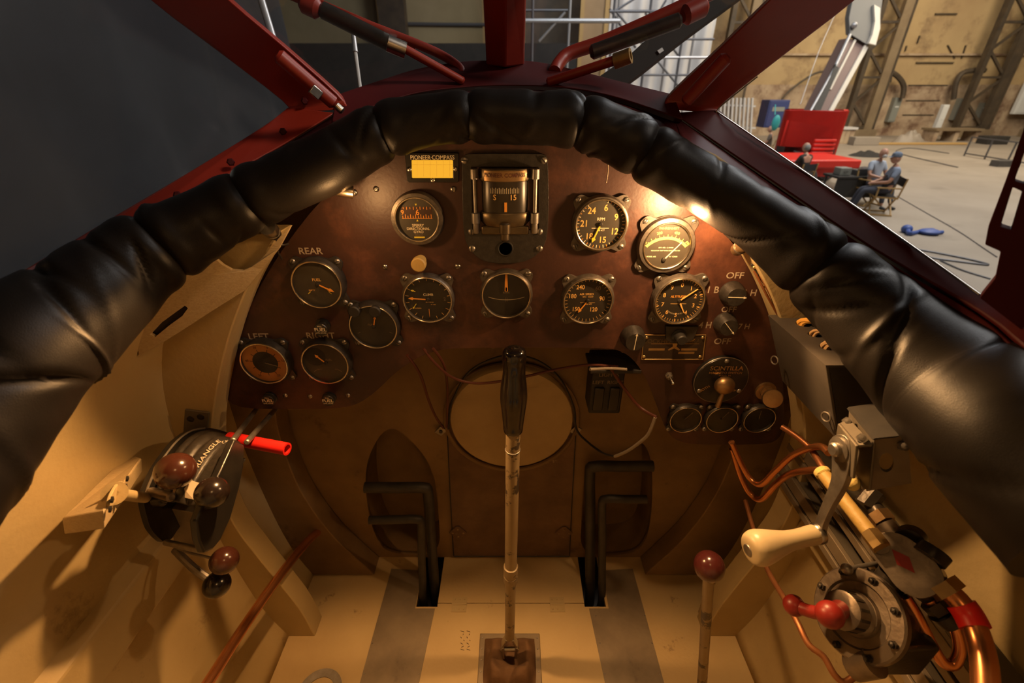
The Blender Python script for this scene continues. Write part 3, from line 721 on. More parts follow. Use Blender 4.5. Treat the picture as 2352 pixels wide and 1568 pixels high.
# 3 cylinder temperature gauge
g = Gauge('temperature_gauge', 'Fahrenheit temperature gauge with pale green arc scale', 1533, 566, 67, dial='dialgrey', th=.012, rimr=.80)
def arcband(mb, R, D, c, r0, r1, a0, a1, n=30):
    pts = [V((c[0]*R+r*R*math.sin(math.radians(a)), c[1]*R+r*R*math.cos(math.radians(a)), .0003)) for a in [a0+(a1-a0)*i/n for i in range(n+1)] for r in (r0, r1)]
    mb.add(pts, [[2*i, 2*i+1, 2*i+3, 2*i+2] for i in range(n)], D)
M['limeband'] = mat('lime_scale_paint', (.72, .68, .16), .5)
g.mark(lambda mb, R, D: arcband(mb, R, D, (0, -.856), 1.12, 1.24, -47, 47), 'scale_band', 'limeband')
def tt(mb, R, D):
    for i in range(13):
        a = -47+i*94/12; q = 1.33 if i % 2 == 0 else 1.29
        rr = (1.24+q)/2; mb.rect(D, (rr*R*math.sin(math.radians(a)), -.856*R+rr*R*math.cos(math.radians(a))), .024*R, (q-1.24)*R*1.1, math.radians(-a))
g.mark(tt, 'scale', 'limeband')
g.words([('FAHRENHEIT', 0, .74, .145), ('200', -.37, .53, .16, .2), ('400', .37, .53, .16, -.2), ('0', -.90, .13, .14, .6), ('600', .90, .10, .14, -.9)], m='limeband')
g.words([('EXT. RES. - 2 OHMS', 0, -.10, .075), ('INDICATOR TEMP WHEN DISCONNECTED', 0, -.23, .065), ('MODEL 602', -.58, -.50, .08), ('N\u00b0 122450', .38, -.50, .08)])
g.needle(40, 0, 1.0, .05, m='cream_ink', c=(-.02, -.62), arrow=False, hub=.09); g.glass()
# 4 fuel gauges
g = Gauge('fuel_gauge', 'fuel gauge with long orange needle under the stencilled word REAR', 727, 655, 62, 'fuel gauges on the left of the panel', mtl='darkbezel', dial='dialgrey', th=.016, rimr=.90)
g.words([('FUEL', -.02, .18, .17)], m='amber'); g.words([('EMPTY', -.30, -.28, .09), ('FULL', .42, -.28, .08)], m='amber'); g.ticks([228, 132], .50, .66, .035, m='yellow')
g.needle(118, .04, .72, .05, .26, .15); g.glass()
g = Gauge('fuel_gauge', 'fuel gauge with orange outer ring under the stencilled word LEFT', 606, 836, 58, 'fuel gauges on the left of the panel', mtl='darkbezel', dial='orangedial', th=.016, rimr=.90)
g.mark(lambda mb, R, D: mb.lathe([(.55*R, 0), (.55*R, .0004), (0, .0004)], D, 48), 'dial_centre', 'blackmatt')
g.ticks([20+i*32 for i in range(11)], .54, .68, .03, m='blackmatt'); g.nums([(str(i*10), 20+i*64, .80) for i in range(6)], .16, m='dial')
g.words([('FUEL', 0, .18, .14)], m='dim_ink')
g.needle(108, 0, .55, .03, m='dim_ink', arrow=False, hub=0); g.glass()
g = Gauge('fuel_gauge', 'fuel gauge with small orange needle under the stencilled word RIGHT', 746, 836, 58, 'fuel gauges on the left of the panel', mtl='darkbezel', dial='dialgrey', th=.016, rimr=.90)
g.mark(lambda mb, R, D: mb.lathe([(.46*R, 0), (.46*R, .0003), (0, .0003)], D @ Matrix.Translation((-.42*R, .30*R, 0)), 40), 'dial_patch', 'blackmatt')
g.words([('FUEL', .15, .14, .13)], m='dim_ink'); g.ticks([232, 128], .62, .78, .03, m='dim_ink'); g.words([('EMPTY', -.35, -.36, .08), ('FULL', .42, -.36, .08)], m='dim_ink')
g.needle(-43, .02, .58, .05, .17, .14); g.glass()
# 5 pressure gauge with two knobs on top
g = Gauge('pressure_gauge', 'dark blank gauge with two small knobs on its top edge', 857, 752, 60, mtl='darkbezel', dial='dial', th=.016, rimr=.89)
g.words([('FUEL', -.12, .06, .13)], m='dim_ink'); g.ticks([245, 115], .70, .84, .025, m='dim_ink')
g.needle(14, .06, .50, .045, .14, .13); g.glass()
for px in (823, 869):
    q = PL(px, 702, 0); mb = MB(); mb.lathe([(.0065, 0), (.0065, .012), (.008, .014), (.009, .022), (.0075, .024), (0, .024)], PF(q), 20); mb.build('adjusting_knob', M['blackmatt'], g.t)
# 6 climb
g = Gauge('climb_indicator', 'climb indicator with orange needle pointing left', 982, 690, 61, mtl='bezel', dial='dial', th=.012, rimr=.90)
g.words([('CLIMB', .02, .20, .15)], m='cream_ink'); g.words([('100 FT PER MIN', .05, -.14, .05), ('N\u00b0 1950', .2, -.25, .06), ('UP', -.60, .38, .08), ('DOWN', -.46, -.42, .08)], m='amber')
g.words([('2', .70, 0, .2)], m='dim_ink')
g.ticks([i*20 for i in range(18)], .82, .96, .022, m='amber'); g.ticks([180], .45, .98, .022, 'long_mark', 'orange')
g.needle(274, .10, .82, .045, .22, .13); g.needle(290, .52, .72, .025, .1, .08, 'yellow', 'up_arrow', 0, (0, .18)); g.needle(215, .34, .62, .025, .1, .08, 'yellow', 'down_arrow', 0, (-.32, .08)); g.glass()
# 7 turn and bank
g = Gauge('turn_and_bank_indicator', 'turn and bank indicator with upright orange pointer, below the compass', 1163, 680, 61, mtl='bezel', dial='dial', th=.012, rimr=.90)
g.words([('BANK', 0, .10, .11)], m='dim_ink')
g.mark(lambda mb, R, D: arcband(mb, R, D, (0, 2.05), 2.27, 2.285, 160.5, 199.5), 'bank_curve', 'cream_ink')
g.mark(lambda mb, R, D: (mb.rect(D, (-.03*R, -.22*R), .012*R, .2*R), mb.rect(D, (.03*R, -.22*R), .012*R, .2*R)), 'bank_marks', 'dim_ink')
g.needle(0, .18, .98, .14, 0.01, .13, 'orange', arrow=False, hub=0); g.needle(180, -.36, -.14, .07, .1, .06, 'orange', 'pointer_tip', 0); g.glass()
# 8 airspeed
g = Gauge('airspeed_indicator', 'airspeed indicator with numbers 60 to 240 and orange needle', 1351, 693, 62, mtl='bezel', dial='dial', th=.012, rimr=.89)
g.nums([('240', -30, .68), ('90', 82, .60), ('120', 147, .50), ('150', 229, .62), ('180', 286, .68)], .27, sx=.85); g.nums([('60', 36, .66)], .27, 'faded_numeral', 'dim_ink', .85)
g.ticks([i*10 for i in range(36)], .85, .98, .018, m='amber')
g.words([('AIR SPEED', -.06, .28, .13)], m='amber'); g.words([('MPH    KNOT', 0, .16, .075), ('260 477', .06, -.17, .08)], m='amber'); g.mark(lambda mb, R, D: mb.rect(D, (0, -.10*R), .62*R, .015*R), 'dial_line', 'amber')
g.needle(215, .02, .66, .05, .2, .14); g.glass()
# 9 altimeter
g = Gauge('altimeter', 'altimeter with numbers 0 to 9 and two yellow orange hands', 1562, 693, 63, mtl='bezel', dial='dial', th=.014, rimr=.88)
g.nums([(str(k), 36*k+2, .68) for k in range(10)], .26, m='amber'); g.ticks([i*7.2 for i in range(50)], .87, .97, .018, m='amber'); g.ticks([i*36+2 for i in range(10)], .84, .98, .03, 'major_scale', 'amber')
g.words([('ALTITUDE', -.06, .17, .135)], m='orange'); g.mark(lambda mb, R, D: mb.rect(D, (0, -.15*R), .66*R, .016*R), 'dial_line', 'amber')
g.mark(lambda mb, R, D: [mb.rect(D, clock(150+i*4, R*.62), .012*R, .06*R, math.radians(-(150+i*4))) for i in range(18)], 'baro_scale', 'cream_ink')
g.needle(52, .02, .86, .055, m='amber', arrow=False, hub=.07, name='long_hand'); g.needle(152, .14, .60, .065, m='amber', arrow=False, hub=0, name='short_hand'); g.glass()
q = PL(1557, 768); mb = MB(); mb.lathe([(.012, 0), (.012, .006), (.0085, .008), (.0085, .020), (.007, .022), (0, .022)], PF(q), 22); mb.build('setting_knob', M['blackmatt'], g.t)
mb = MB(); mb.prism([(-.022, -.012), (-.012, -.018), (.012, -.018), (.022, -.012), (.026, .012), (-.026, .012)], 0, .005, PF(PL(1562, 762))); mb.build('knob_housing', M['darkbezel'], g.t, bevel=.001)
# 10 three small gauges
for k, px in enumerate((1575, 1659, 1745)):
    g = Gauge('small_gauge', ('small round gauge, leftmost of the three at the bottom right corner of the panel', 'small round gauge below the magneto switch, middle of the row of three', 'small round gauge below the bronze plunger, rightmost of the row of three')[k], px, 965, 39, 'small gauges in the bottom right panel corner', mtl='darkbezel', dial='dial', th=.010, rimr=.90)
    g.needle((38, 32, 0)[k], .05, .70, .03, .14, .09, 'dim_ink', hub=.05); g.ticks([-60, -30, 0, 30, 60], .78, .90, .02, m='dim_ink'); g.glass()
# ---------------------------------------------------------------- magnetic compass
cpx = thing('magnetic_compass', 'large magnetic compass in a dark plate at the top centre of the panel', 'compass', PL(1160, 480))
def rr_px(pts): return [PL(*p) for p in pts]
outl = [(1062, 366), (1066, 356), (1078, 352), (1242, 352), (1254, 356), (1258, 366), (1260, 470), (1257, 540), (1246, 570), (1222, 592), (1190, 602), (1130, 602), (1100, 592), (1078, 570), (1066, 540), (1063, 470)]
hole = [(1083, 382), (1236, 382), (1237, 527), (1086, 527)]
mb = MB().plate(smoothpoly(rr_px(outl), 1), (0, -.0045, 0), [rr_px(hole), [PL(1161+16*math.cos(a*PI/10), 571+16*math.sin(a*PI/10)) for a in range(20)]])
mb.build('mounting_plate', M['crackle'], cpx, smooth=False, bevel=.0012)
mb = MB(); h = [PL(*p, -.0005) for p in hole]; b = [p+V((0, .0008, 0)) for p in h]
mb.add([PL(*p, .0003) for p in hole], [[0, 1, 2, 3]]); mb.build('recess', M['gyrocard'], cpx, smooth=False)
mb = MB(); mb.torus(16.5*S64(1161, 571), .0012, PF(PL(1161, 571, .0045)), 32, 8); mb.lathe([(16*S64(1161, 571), .0002), (0, .0002)], PF(PL(1161, 571)), 32); w = mb.build('light_hole', M['blackmatt'], cpx)
for px, py in ((1067, 368), (1248, 368), (1083, 532), (1239, 532), (1084, 571), (1239, 571)):
    q = PL(px, py, .0045); mb = MB(); screw_mb(mb, q, .0048); w = mb.build('screw', M['dullsteel'], cpx); mb = MB(); slot_mb(mb, q, .0048, px*.1); mb.build('slot', M['wireblk'], w)
ax = PL(1160, 440); s_ = S64(1160, 440); zc = lambda py: PL(1160, py).z - ax.z
Bx = Matrix.Translation(V((ax.x, PY-.004, ax.z)))
def vl(mb, prof, n=40): return mb.lathe([(r*s_, zc(y)) for r, y in prof], Bx @ Matrix.Diagonal((1, .55, 1, 1)), n)
M['bowl'] = mat('compass_bowl', (.045, .034, .022), .3, .1, (.022, .016, .01), 30, .6)
M['brassdark'] = mat('dark_brass', (.16, .12, .07), .38, .8, (.07, .05, .03), 40, .7)
mb = MB(); vl(mb, [(52, 488), (53, 470), (53, 412), (52, 405)]); mb.build('bowl', M['bowl'], cpx)
mb = MB(); vl(mb, [(0, 384), (58, 384), (59, 388), (59, 408), (56, 412), (52, 412)][::-1]); mb.build('top_cap', M['brassdark'], cpx)
mb = MB(); vl(mb, [(0, 516), (50, 513), (58, 504), (60, 486), (57, 482), (52, 482)]); mb.build('bottom_band', M['brassdark'], cpx)
for px in (1091, 1229):
    mb = MB(); c = PL(px, 400); y = PY-.012
    z = lambda py: PL(px, py).z
    mb.lathe([(.0040, z(530)), (.0048, z(528)), (.0048, z(508)), (.0060, z(507)), (.0060, z(484)), (.0027, z(483)), (.0027, z(408)), (.0054, z(407)), (.0054, z(385)), (0, z(384))], Matrix.Translation((c.x, y, 0)), 16); mb.build('pillar', M['dullsteel'], cpx)
mb = MB(); mb.beam(V((PL(1107, 523).x, PY-.012, PL(1107, 523).z)), V((PL(1214, 523).x, PY-.012, PL(1214, 523).z)), .006, .012); mb.build('cradle', M['brassdark'], cpx, bevel=.002)
mb = MB(); c = V((PL(1160, 520).x, PY-.022, PL(1160, 520).z)); mb.lathe([(.004, -.014), (.006, -.012), (.006, -.004), (.0075, -.003), (.0075, .009), (.005, .011), (0, .011)], Matrix.Translation(c), 20); mb.build('centring_screw', M['brassdark'], cpx)
mb = MB(); np_ = V((ax.x, PY-.004-59.5*s_*.55, PL(1160, 398).z))
npl = MB().grid(lambda u, v: V((ax.x+59.6*s_*math.sin(a:=-.86+1.72*u), PY-.004-59.9*s_*.55*math.cos(a), PL(1160, 410).z+(PL(1160, 387).z-PL(1160, 410).z)*v)), 16, 1).build('name_plate', M['bronze'], cpx)
def cyl_text(t, y, size, r, mtl, name, sx=1):
    vs, fs = text_mesh(t); mb = MB()
    def f(p):
        x = p.x*size*sx; a = x/(r*s_); return V((ax.x+r*s_*math.sin(a), PY-.004-r*s_*.55*math.cos(a)-.0003, PL(1160, y).z+p.y*size))
    mb.add([f(p) for p in vs], fs); return mb.build(name, M[mtl], cpx, smooth=False)
cyl_text('PIONEER COMPASS', 397, .0070, 60.5, 'wirered', 'name_lettering')
mb = MB()
for i in range(17):
    a = -.62+i*.0775
    x = ax.x+53.6*s_*math.sin(a); y = PY-.004-53.8*s_*.55*math.cos(a); z0 = PL(1160, 438).z; z1 = PL(1160, 425 if i % 2 else 427).z
    mb.box((x, y, (z0+z1)/2), (.0007, .0005, z1-z0))
mb.build('card_scale', M['cream_ink'], cpx, smooth=False)
cyl_text('S      15', 447, .0100, 53.6, 'amber', 'card_numerals', 1.05)
mb = MB(); mb.box((PL(1162, 468).x, PY-.004-53.7*s_*.55, PL(1162, 468).z), (.0035, .0006, .0125)); mb.build('lubber_line', M['orange'], cpx)
# ---------------------------------------------------------------- compass correction card holder
ch = thing('correction_card_holder', 'small black card holder with glowing amber card left of the compass', 'card holder', PL(994, 388))
mb = MB().plate(rr_px([(934, 350), (1052, 350), (1055, 353), (1055, 415), (1051, 418), (940, 418), (936, 414), (931, 353)]), (0, -.004, 0), [rr_px([(946, 367), (1041, 367), (1041, 408), (947, 408)])]); mb.build('frame', M['black'], ch, smooth=False, bevel=.001)
M['cardlit'] = emit('lit_amber_card', (1, .46, .03), .95)
mb = MB(); mb.plate([PL(*p, .0012) for p in [(945, 366), (1042, 366), (1042, 409), (946, 409)]], (0, .001, 0)); cd = mb.build('card', M['cardlit'], ch, smooth=False)
mb = MB()
for i in range(6): mb.tube([PL(958+i*15, 369, .0015), PL(958+i*15, 406, .0015)], .00010, 4)
mb.tube([PL(947, 378, .0015), PL(1041, 378, .0015)], .00010, 4); mb.build('card_rules', M['amber'], cd)
s = S64(992, 361); mb = MB(); mb.text('PIONEER\u00b7COMPASS', PF(PL(993, 362, .0045)), 10*s*1.3, sx=.9); mb.build('lettering', M['cream_ink'], ch, smooth=False)
for px, py in ((940, 389), (1046, 388), (994, 414)):
    mb = MB(); screw_mb(mb, PL(px, py, .004), .0034); mb.build('screw', M['steel'], ch)
# ---------------------------------------------------------------- knobs and switches
def knob(name, label, px, py, prof, mtl='crackle', cat='knob', group=None, ptr=None, pm='cream_ink', pname='shaft'):
    b = PL(px, py); t = thing(name, label, cat, b, group)
    mb = MB(); mb.lathe(prof, PF(b), 32); mb.build('body', M[mtl], t); return t, b
# cream pull knob under the gyro
t, b = knob('pull_knob', 'round yellowed cream pull knob under the directional gyro', 967, 597, [(.008, 0), (.008, .012), (.0105, .013), (.0105, .022), (.009, .024), (0, .024)], 'tape')
def rotary(label, px, py, ang, r=.019, depth=.026, arrow=True):
    t, b = knob('rotary_switch', label, px, py, [(r*1.03, 0), (r*1.03, .003), (r, .004), (r*.93, depth*.7), (r*.78, depth), (0, depth)], 'crackle', 'switch', 'black rotary switches')
    D = PF(b+V((0, -depth, 0))) @ Matrix.Rotation(math.radians(-ang), 4, 'Z')
    mb = MB(); mb.prism([(-r*.03, -r*.7), (r*.03, -r*.7), (r*.03, r*.6), (r*.10, r*.6), (0, r*.85), (-r*.10, r*.6), (-r*.03, r*.6)], 0, .0006, D); mb.build('pointer_line', M['cream_ink'], t, smooth=False)
rotary('black rotary switch with upward arrow, left of the maker plate', 1452, 771, 3, .019, .022)
rotary('upper black rotary switch between the letters 1 B and 1 H', 1679, 671, 92, .0178, .020)
rotary('lower black rotary switch with slanting line between 4 H and 7 H', 1663, 740, 138, .0170, .020)
def fuelknob(px, py, bx, by, label):
    b = PL(bx, by); hd = PL(px, py, .03); t = thing('fuel_pull_knob', label, 'knob', b, 'black fuel pull knobs')
    mb = MB(); mb.lathe([(.0115, 0), (.0115, .003), (.0085, .004), (.0085, .010)], PF(b), 24); mb.build('collar', M['black'], t)
    mb = MB(); mb.cyl(b+V((0, -.006, 0)), hd+V((0, .01, 0)), .0065); mb.build('shaft', M['black'], t)
    mb = MB(); mb.lathe([(.0075, -.010), (.010, -.008), (.0105, -.001), (.0098, 0), (0, 0)], PF(hd), 28); h = mb.build('head', M['black'], t)
    mb = MB(); mb.text('FUEL', PF(hd), .0078, (0, .0005), sx=1.1); mb.text('PULL', PF(hd), .0032, (0, .006)); mb.text('LEVEL GAUGE', PF(hd), .0026, (0, -.0048)); mb.build('lettering', M['cream_ink'] , h, smooth=False)
fuelknob(736, 758, 743, 746, 'black fuel pull knob in front of the stencilled word RIGHT')
fuelknob(615, 921, 622, 912, 'black fuel pull knob below the orange ringed LEFT gauge')
fuelknob(753, 921, 758, 912, 'black fuel pull knob below the RIGHT gauge')
# maker's plate
mp = thing('maker_plate', 'rectangular etched brass maker plate under the altimeter', 'plate', PL(1549, 797))
R4 = [(1479, 769), (1621, 769), (1614, 825), (1474, 825)]
mb = MB(); mb.plate([PL(*p) for p in R4], (0, -.0014, 0)); mb.build('plate', M['plate'], mp, smooth=False)
mb = MB()
for i in range(4): mb.tube([PL(*R4[i], .0016), PL(*R4[(i+1) % 4], .0016)], .0010, 6)
mb.build('border', M['brass'], mp)
D = PF(PL(1549, 797, .0014)); s = S64(1549, 797); mb = MB()
mb.text('LOCKHEED AIRCRAFT', D, 15*s, (0, 15*s), sx=.95)
mb.build('lettering', M['brassdark'], mp, smooth=False)
mb = MB()
mb.rect(D, (-40*s, -6*s), 37*s, 6*s); mb.rect(D, (35*s, -6*s), 37*s, 6*s); mb.rect(D, (30*s, -15*s), 37*s, 6*s); mb.rect(D, (0, 9*s), 110*s, 1.2*s)
for pts in ([(-6, 10), (6, 10), (4, 2), (14, -6), (12, -9), (0, -3), (-12, -9), (-14, -6), (-4, 2)], [(2, 22), (14, 24), (44, 22), (40, 16), (20, 12), (6, 12)]):
    mb.add([D @ V((x*s, y*s, .0004)) for x, y in pts], [list(range(len(pts)))])
mb.build('emblem', M['brass'], mp, smooth=False)
for px, py in ((1485, 775), (1614, 775), (1479, 819), (1608, 819)):
    mb = MB(); screw_mb(mb, PL(px, py, .0014), .003); mb.build('screw', M['brass'], mp)
# toggle
b = PL(1536, 861); t = thing('toggle_switch', 'small metal toggle switch below the maker plate', 'switch', b)
mb = MB(); mb.lathe([(.0065, 0), (.0065, .003), (.005, .0035), (.005, .008), (.0035, .009)], PF(b), 6); mb.build('nut', M['dullsteel'], t)
mb = MB(); mb.lathe([(.0018, 0), (.0028, .012), (.0022, .014), (0, .0145)], axisM(b+V((0, -.008, 0)), (.1, -1, -.25)), 14); mb.build('lever', M['steel'], t)
# magneto switch
b = PL(1652, 868); t = thing('magneto_switch', 'round black magneto switch with bronze ball and long lever', 'switch', b)
R = .045
mb = MB(); mb.lathe([(R, 0), (R, .006), (R*.96, .009), (R*.6, .0105), (0, .011)], PF(b), 56); mb.build('housing', M['black'], t)
mb = MB(); mb.torus(R*.985, .0009, PF(b+V((0, -.007, 0))), 64, 6); mb.build('housing_edge', M['dullsteel'], t)
D = PF(b+V((0, -.0112, 0))); mb = MB(); mb.text('SCINTILLA', D, .011, (.002, .026), sx=1.05); mb.text('MAGNETO SWITCH', D, .0058, (.002, .0175), sx=1.05); mb.text('MODEL 8A', D, .0042, (.002, .0120)); mb.text('BOTH', D, .0070, (-.026, -.014), .65); mb.text('OFF', D, .0060, (.022, -.016), -.65)
mb.build('lettering', M['brass'], t, smooth=False)
for a in (90, 210, 330):
    q = b+V((R*.86*math.cos(math.radians(a)), -.0095, R*.86*math.sin(math.radians(a)))); mb = MB(); screw_mb(mb, q, .004); mb.build('screw', M['dullsteel'], t)
mb = MB(); mb.ball(b+V((0, -.022, .0)), .0165, (1, .75, .95)); mb.build('centre_boss', M['bronze'], t)
e = PL(1648, 934, .03); mb = MB(); mb.tube([b+V((0, -.024, -.008)), b.lerp(e, .5)+V((0, -.012, 0)), e], lambda u: .0028+.0016*u, 12); mb.build('lever', M['bronze'], t)
# bronze plunger
b = PL(1757, 896); hd = PL(1774, 915, .045); t = thing('plunger_knob', 'bronze hexagonal plunger with flat round head at the right panel edge', 'knob', b)
d = (hd-b).normalized()
mb = MB(); mb.lathe([(.017, 0), (.017, .004), (.010, .006)], PF(b), 28); mb.build('flange', M['bronze'], t)
mb = MB(); mb.cyl(b+d*.004, b+d*.020, .0115, n=6); mb.build('hex_nut', M['bronze'], t, smooth=False)
mb = MB(); mb.cyl(b+d*.01, hd, .0075, n=6); mb.build('shaft', M['bronze'], t, smooth=False)
mb = MB(); mb.lathe([(.008, -.006), (.0145, -.004), (.0155, 0), (.0145, .003), (0, .0045)], axisM(hd, d), 32); mb.build('head', M['bronze'], t)
# switch box hanging under the panel with placard lettering
p0 = AY(1398, 905, .66); t = thing('landing_light_switch_box', 'dark switch box hanging behind the panel, reading LANDING LIGHTS LEFT RIGHT', 'switch box', p0)
mb = MB(); mb.box((p0.x, .70, p0.z), (.058, .05, .11)); mb.build('box', M['blackmatt'], t, bevel=.003)
mb = MB(); mb.box((p0.x+.002, .668, p0.z+.06), (.085, .06, .006)); mb.build('shelf', M['blackmatt'], t, bevel=.001)
D = PF(V((p0.x, .6745, p0.z))); mb = MB(); mb.text('LANDING', D, .011, (0, .044)); mb.text('LIGHTS', D, .011, (0, .031)); mb.text('LEFT  RIGHT', D, .010, (0, .015)); mb.build('lettering', M['dim_ink'], t, smooth=False)
for dx in (-.014, .014):
    mb = MB(); mb.box((p0.x+dx, .673, p0.z-.02), (.018, .006, .05)); mb.build('rocker', M['black'], t, bevel=.002)
# ---------------------------------------------------------------- panel lamps
M['bulb'] = emit('lit_bulb', (1, .78, .45), 14)
def lamp(px, py, y, label, shield):
    p = AY(px, py, y); t = thing('panel_lamp', label, 'lamp', p, 'small lamps under the coaming')
    mb = MB(); mb.ball(p, .0065); mb.build('bulb', M['bulb'], t)
    q = p+V(shield).normalized()*.006; mb = MB(); mb.lathe([(.0075, -.003), (.0085, .0), (.009, .018), (.006, .020), (0, .020)], axisM(q, V(shield)), 20); mb.build('socket', M['brassdark'], t)
    return p
lr = lamp(1603, 473, .596, 'small lit bulb at the right edge of the panel below the leather', (1, -.2, .3))
def hooded(px, py, y, label):
    p = AY(px, py, y); t = thing('panel_lamp', label, 'lamp', p, 'small lamps under the coaming')
    mb = MB(); mb.lathe([(.0065, 0), (.0080, .001), (.0080, .020), (.006, .024), (0, .024)], axisM(p+V((.010, .004, -.004)), (-1, -.25, .2)), 22); mb.build('hood', M['rim'], t)
    mb = MB(); mb.ball(p+V((.010, .004, -.004)), .0045); mb.build('bulb', M['steel'], t); return p
ll = hooded(792, 436, .605, 'small bright metal lamp hood under the leather at the upper left panel edge')
def fitting(px0, py0, px1, py1, y, label, mtl='bronze'):
    t = thing('lamp_fitting', label, 'fitting', AY(px0, py0, y)); a, b = AY(px0, py0, y), AY(px1, py1, y-.03); d = (b-a)
    mb = MB(); mb.lathe([(.0075, 0), (.0085, .002), (.0085, d.length*.5), (.0105, d.length*.55), (.0105, d.length)], axisM(a, d), 24); mb.build('sleeve', M[mtl], t)
    mb = MB(); mb.torus(.0085, .0012, axisM(a+d*.3, d), 24, 8); mb.build('collar', M['steel'], t)
fitting(1690, 575, 1725, 552, .61, 'short metal sleeve fitting under the right side of the leather roll')
fitting(632, 538, 612, 520, .60, 'shiny metal sleeve fitting at the top of the left ring former', 'steel')
# ================================================================ LEFT SIDE
# gusset plank with cut-outs at the top of the left wall
def AWp(px, py, off): return AW(px, py, off)
def wplank(pts, off, th, name, label, mtl, holes=()):
    P = [AW(x, y, off) for x, y in pts]; c = V((1, -.2, .1)).normalized()*(1 if P[0].x < 0 else -1); c = V((abs(c.x)*(1 if P[0].x < 0 else -1), -.1, .05))
    return tag(MB().plate(P, -c.normalized()*th*-1, [[AW(x, y, off) for x, y in h] for h in holes]).build(name, M[mtl], smooth=False, bevel=.0015), label, 'gusset')
def GP(x, y): return AY(x, y, .588-.046*max(0, 604-x)/274)
gh = [(350, 764), (372, 740), (402, 718), (430, 698), (437, 704), (424, 722), (396, 742), (362, 770)]
go = [(672, 516), (644, 568), (606, 616), (566, 664), (500, 705), (440, 744), (390, 776), (326, 812), (318, 770), (395, 640), (470, 612), (502, 594), (516, 606), (536, 617), (560, 619), (582, 610), (606, 590), (630, 562), (648, 540)]
gq = MB().plate([GP(*p) for p in go], (0, -.005, 0), [[GP(*p) for p in gh]]).build('wall_gusset', M['wood'], smooth=False, bevel=.0012)
tag(gq, 'cream plywood gusset with dark slot and rounded bite under the left leather roll', 'gusset')
MB().plate([GP(x, y)+V((0, .003, 0)) for x, y in [(340, 772), (372, 732), (430, 690), (444, 704), (396, 750), (356, 782)]], (0, .002, 0)).build('slot_backing', M['well'], gq, smooth=False)
t = thing('wire_tie', 'twisted dark wire tie around the tip of the left gusset', 'wire', AY(640, 545, .60))
mb = MB(); mb.tube([AY(632, 520, .6), AY(642, 545, .59), AY(638, 575, .59), AY(648, 595, .6)], .0012, 6); mb.tube([AY(634, 552, .588), AY(648, 562, .588), AY(662, 560, .6)], .0012, 6); mb.build('wire', M['wireblk'], t)
# spare ribbed hose end behind former
# throttle quadrant
TQ = thing('throttle_quadrant', 'black throttle quadrant with brown ball levers on the left wall', 'throttle quadrant', V((-.44, .46, HZ-.52)))
XR, XL = -.385, -.488
def qp(px, py): p = AX(px, py, XR); return p
prof = [(.556, .474), (.545, .455), (.52, .446), (.485, .443), (.45, .447), (.42, .455), (.392, .466), (.372, .505), (.378, .524), (.40, .528), (.44, .517), (.50, .49), (.54, .482)]
def qpoly(x, sh=0.0, sc=1.0): return [V((x, y+sh, HZ-d)) for y, d in prof]
mb = MB(); mb.plate([qp(*p) for p in [(540, 1008), (562, 1022), (560, 1070), (550, 1120), (530, 1190), (508, 1238), (488, 1262), (470, 1270), (458, 1240), (452, 1195), (470, 1150), (505, 1085)]], (-.010, 0, 0)); mb.build('side_plate', M['black'], TQ, bevel=.002)
lp = [AX(x, y, XL) for x, y in [(330, 1148), (338, 1118), (356, 1078), (378, 1045), (405, 1012), (436, 990), (470, 982), (505, 987), (540, 1002), (552, 1030), (520, 1080), (470, 1140), (420, 1200), (385, 1245), (352, 1222), (338, 1190)]]
mb = MB(); mb.plate(spline(lp, 3, True), (-.008, 0, 0)); mb.build('side_plate', M['black'], TQ, bevel=.0025)
mb = MB(); mb.tube([AX(x, y, XL+.001) for x, y in [(331, 1150), (340, 1118), (358, 1078), (380, 1045), (407, 1012), (438, 990), (470, 983)]], .0016, 8, 4); mb.build('worn_edge', M['dullsteel'], TQ)
# curved cover: bridges from left plate to right plate
Lc = [AX(x, y, XL+.006) for x, y in [(540, 1006), (478, 992), (440, 1004), (412, 1030), (392, 1060), (376, 1092), (362, 1125), (358, 1150)]]
Rc = [AX(x, y, XR-.008) for x, y in [(556, 1024), (548, 1030), (534, 1048), (518, 1072), (502, 1097), (487, 1122), (474, 1147), (466, 1166)]]
Ls, Rs = spline(Lc, 4), spline(Rc, 4); n = len(Ls)-1
def cov(u, v, lift=0.0):
    i = min(int(u*n), n-1); w = u*n-i; a = Ls[i].lerp(Ls[i+1], w); b = Rs[i].lerp(Rs[i+1], w)
    g = 0
    for c in (.16, .40): g += .005*math.exp(-((v-c)/.05)**2)
    return a.lerp(b, v)+V((0, -.3, 1)).normalized()*(lift+.010*math.sin(PI*min(1, v*1.5))**.5*(1-.4*v) - g)
mb = MB(); mb.grid(lambda u, v: cov(u, v), 28, 40); mb.build('cover', M['crackle'], TQ, ang=60, solid=.003)
def cover_text(t_, u0, v0, size, name):
    vs, fs = text_mesh(t_); mb = MB(); e = 1e-3
    def f(p): return cov(min(max(u0-p.x*size, 0), 1), min(max(v0-p.y*size*1.0, 0), 1), .0032)
    mb.add([f(p) for p in vs], fs); mb.build(name, M['greyink'], TQ, smooth=False)
cover_text('TRIANGLE', .40, .60, .092, 'lettering'); cover_text('CARB', .13, .66, .055, 'lettering'); cover_text('ADV.', .13, .76, .055, 'lettering')
mb = MB(); P = [cov(.70, .22, .003), cov(.70, .80, .003), cov(.90, .80, .003), cov(.90, .18, .003)]; mb.plate(P, (0, -.0002, .0006)); mb.build('paper_label', M['paper'], TQ, smooth=False)
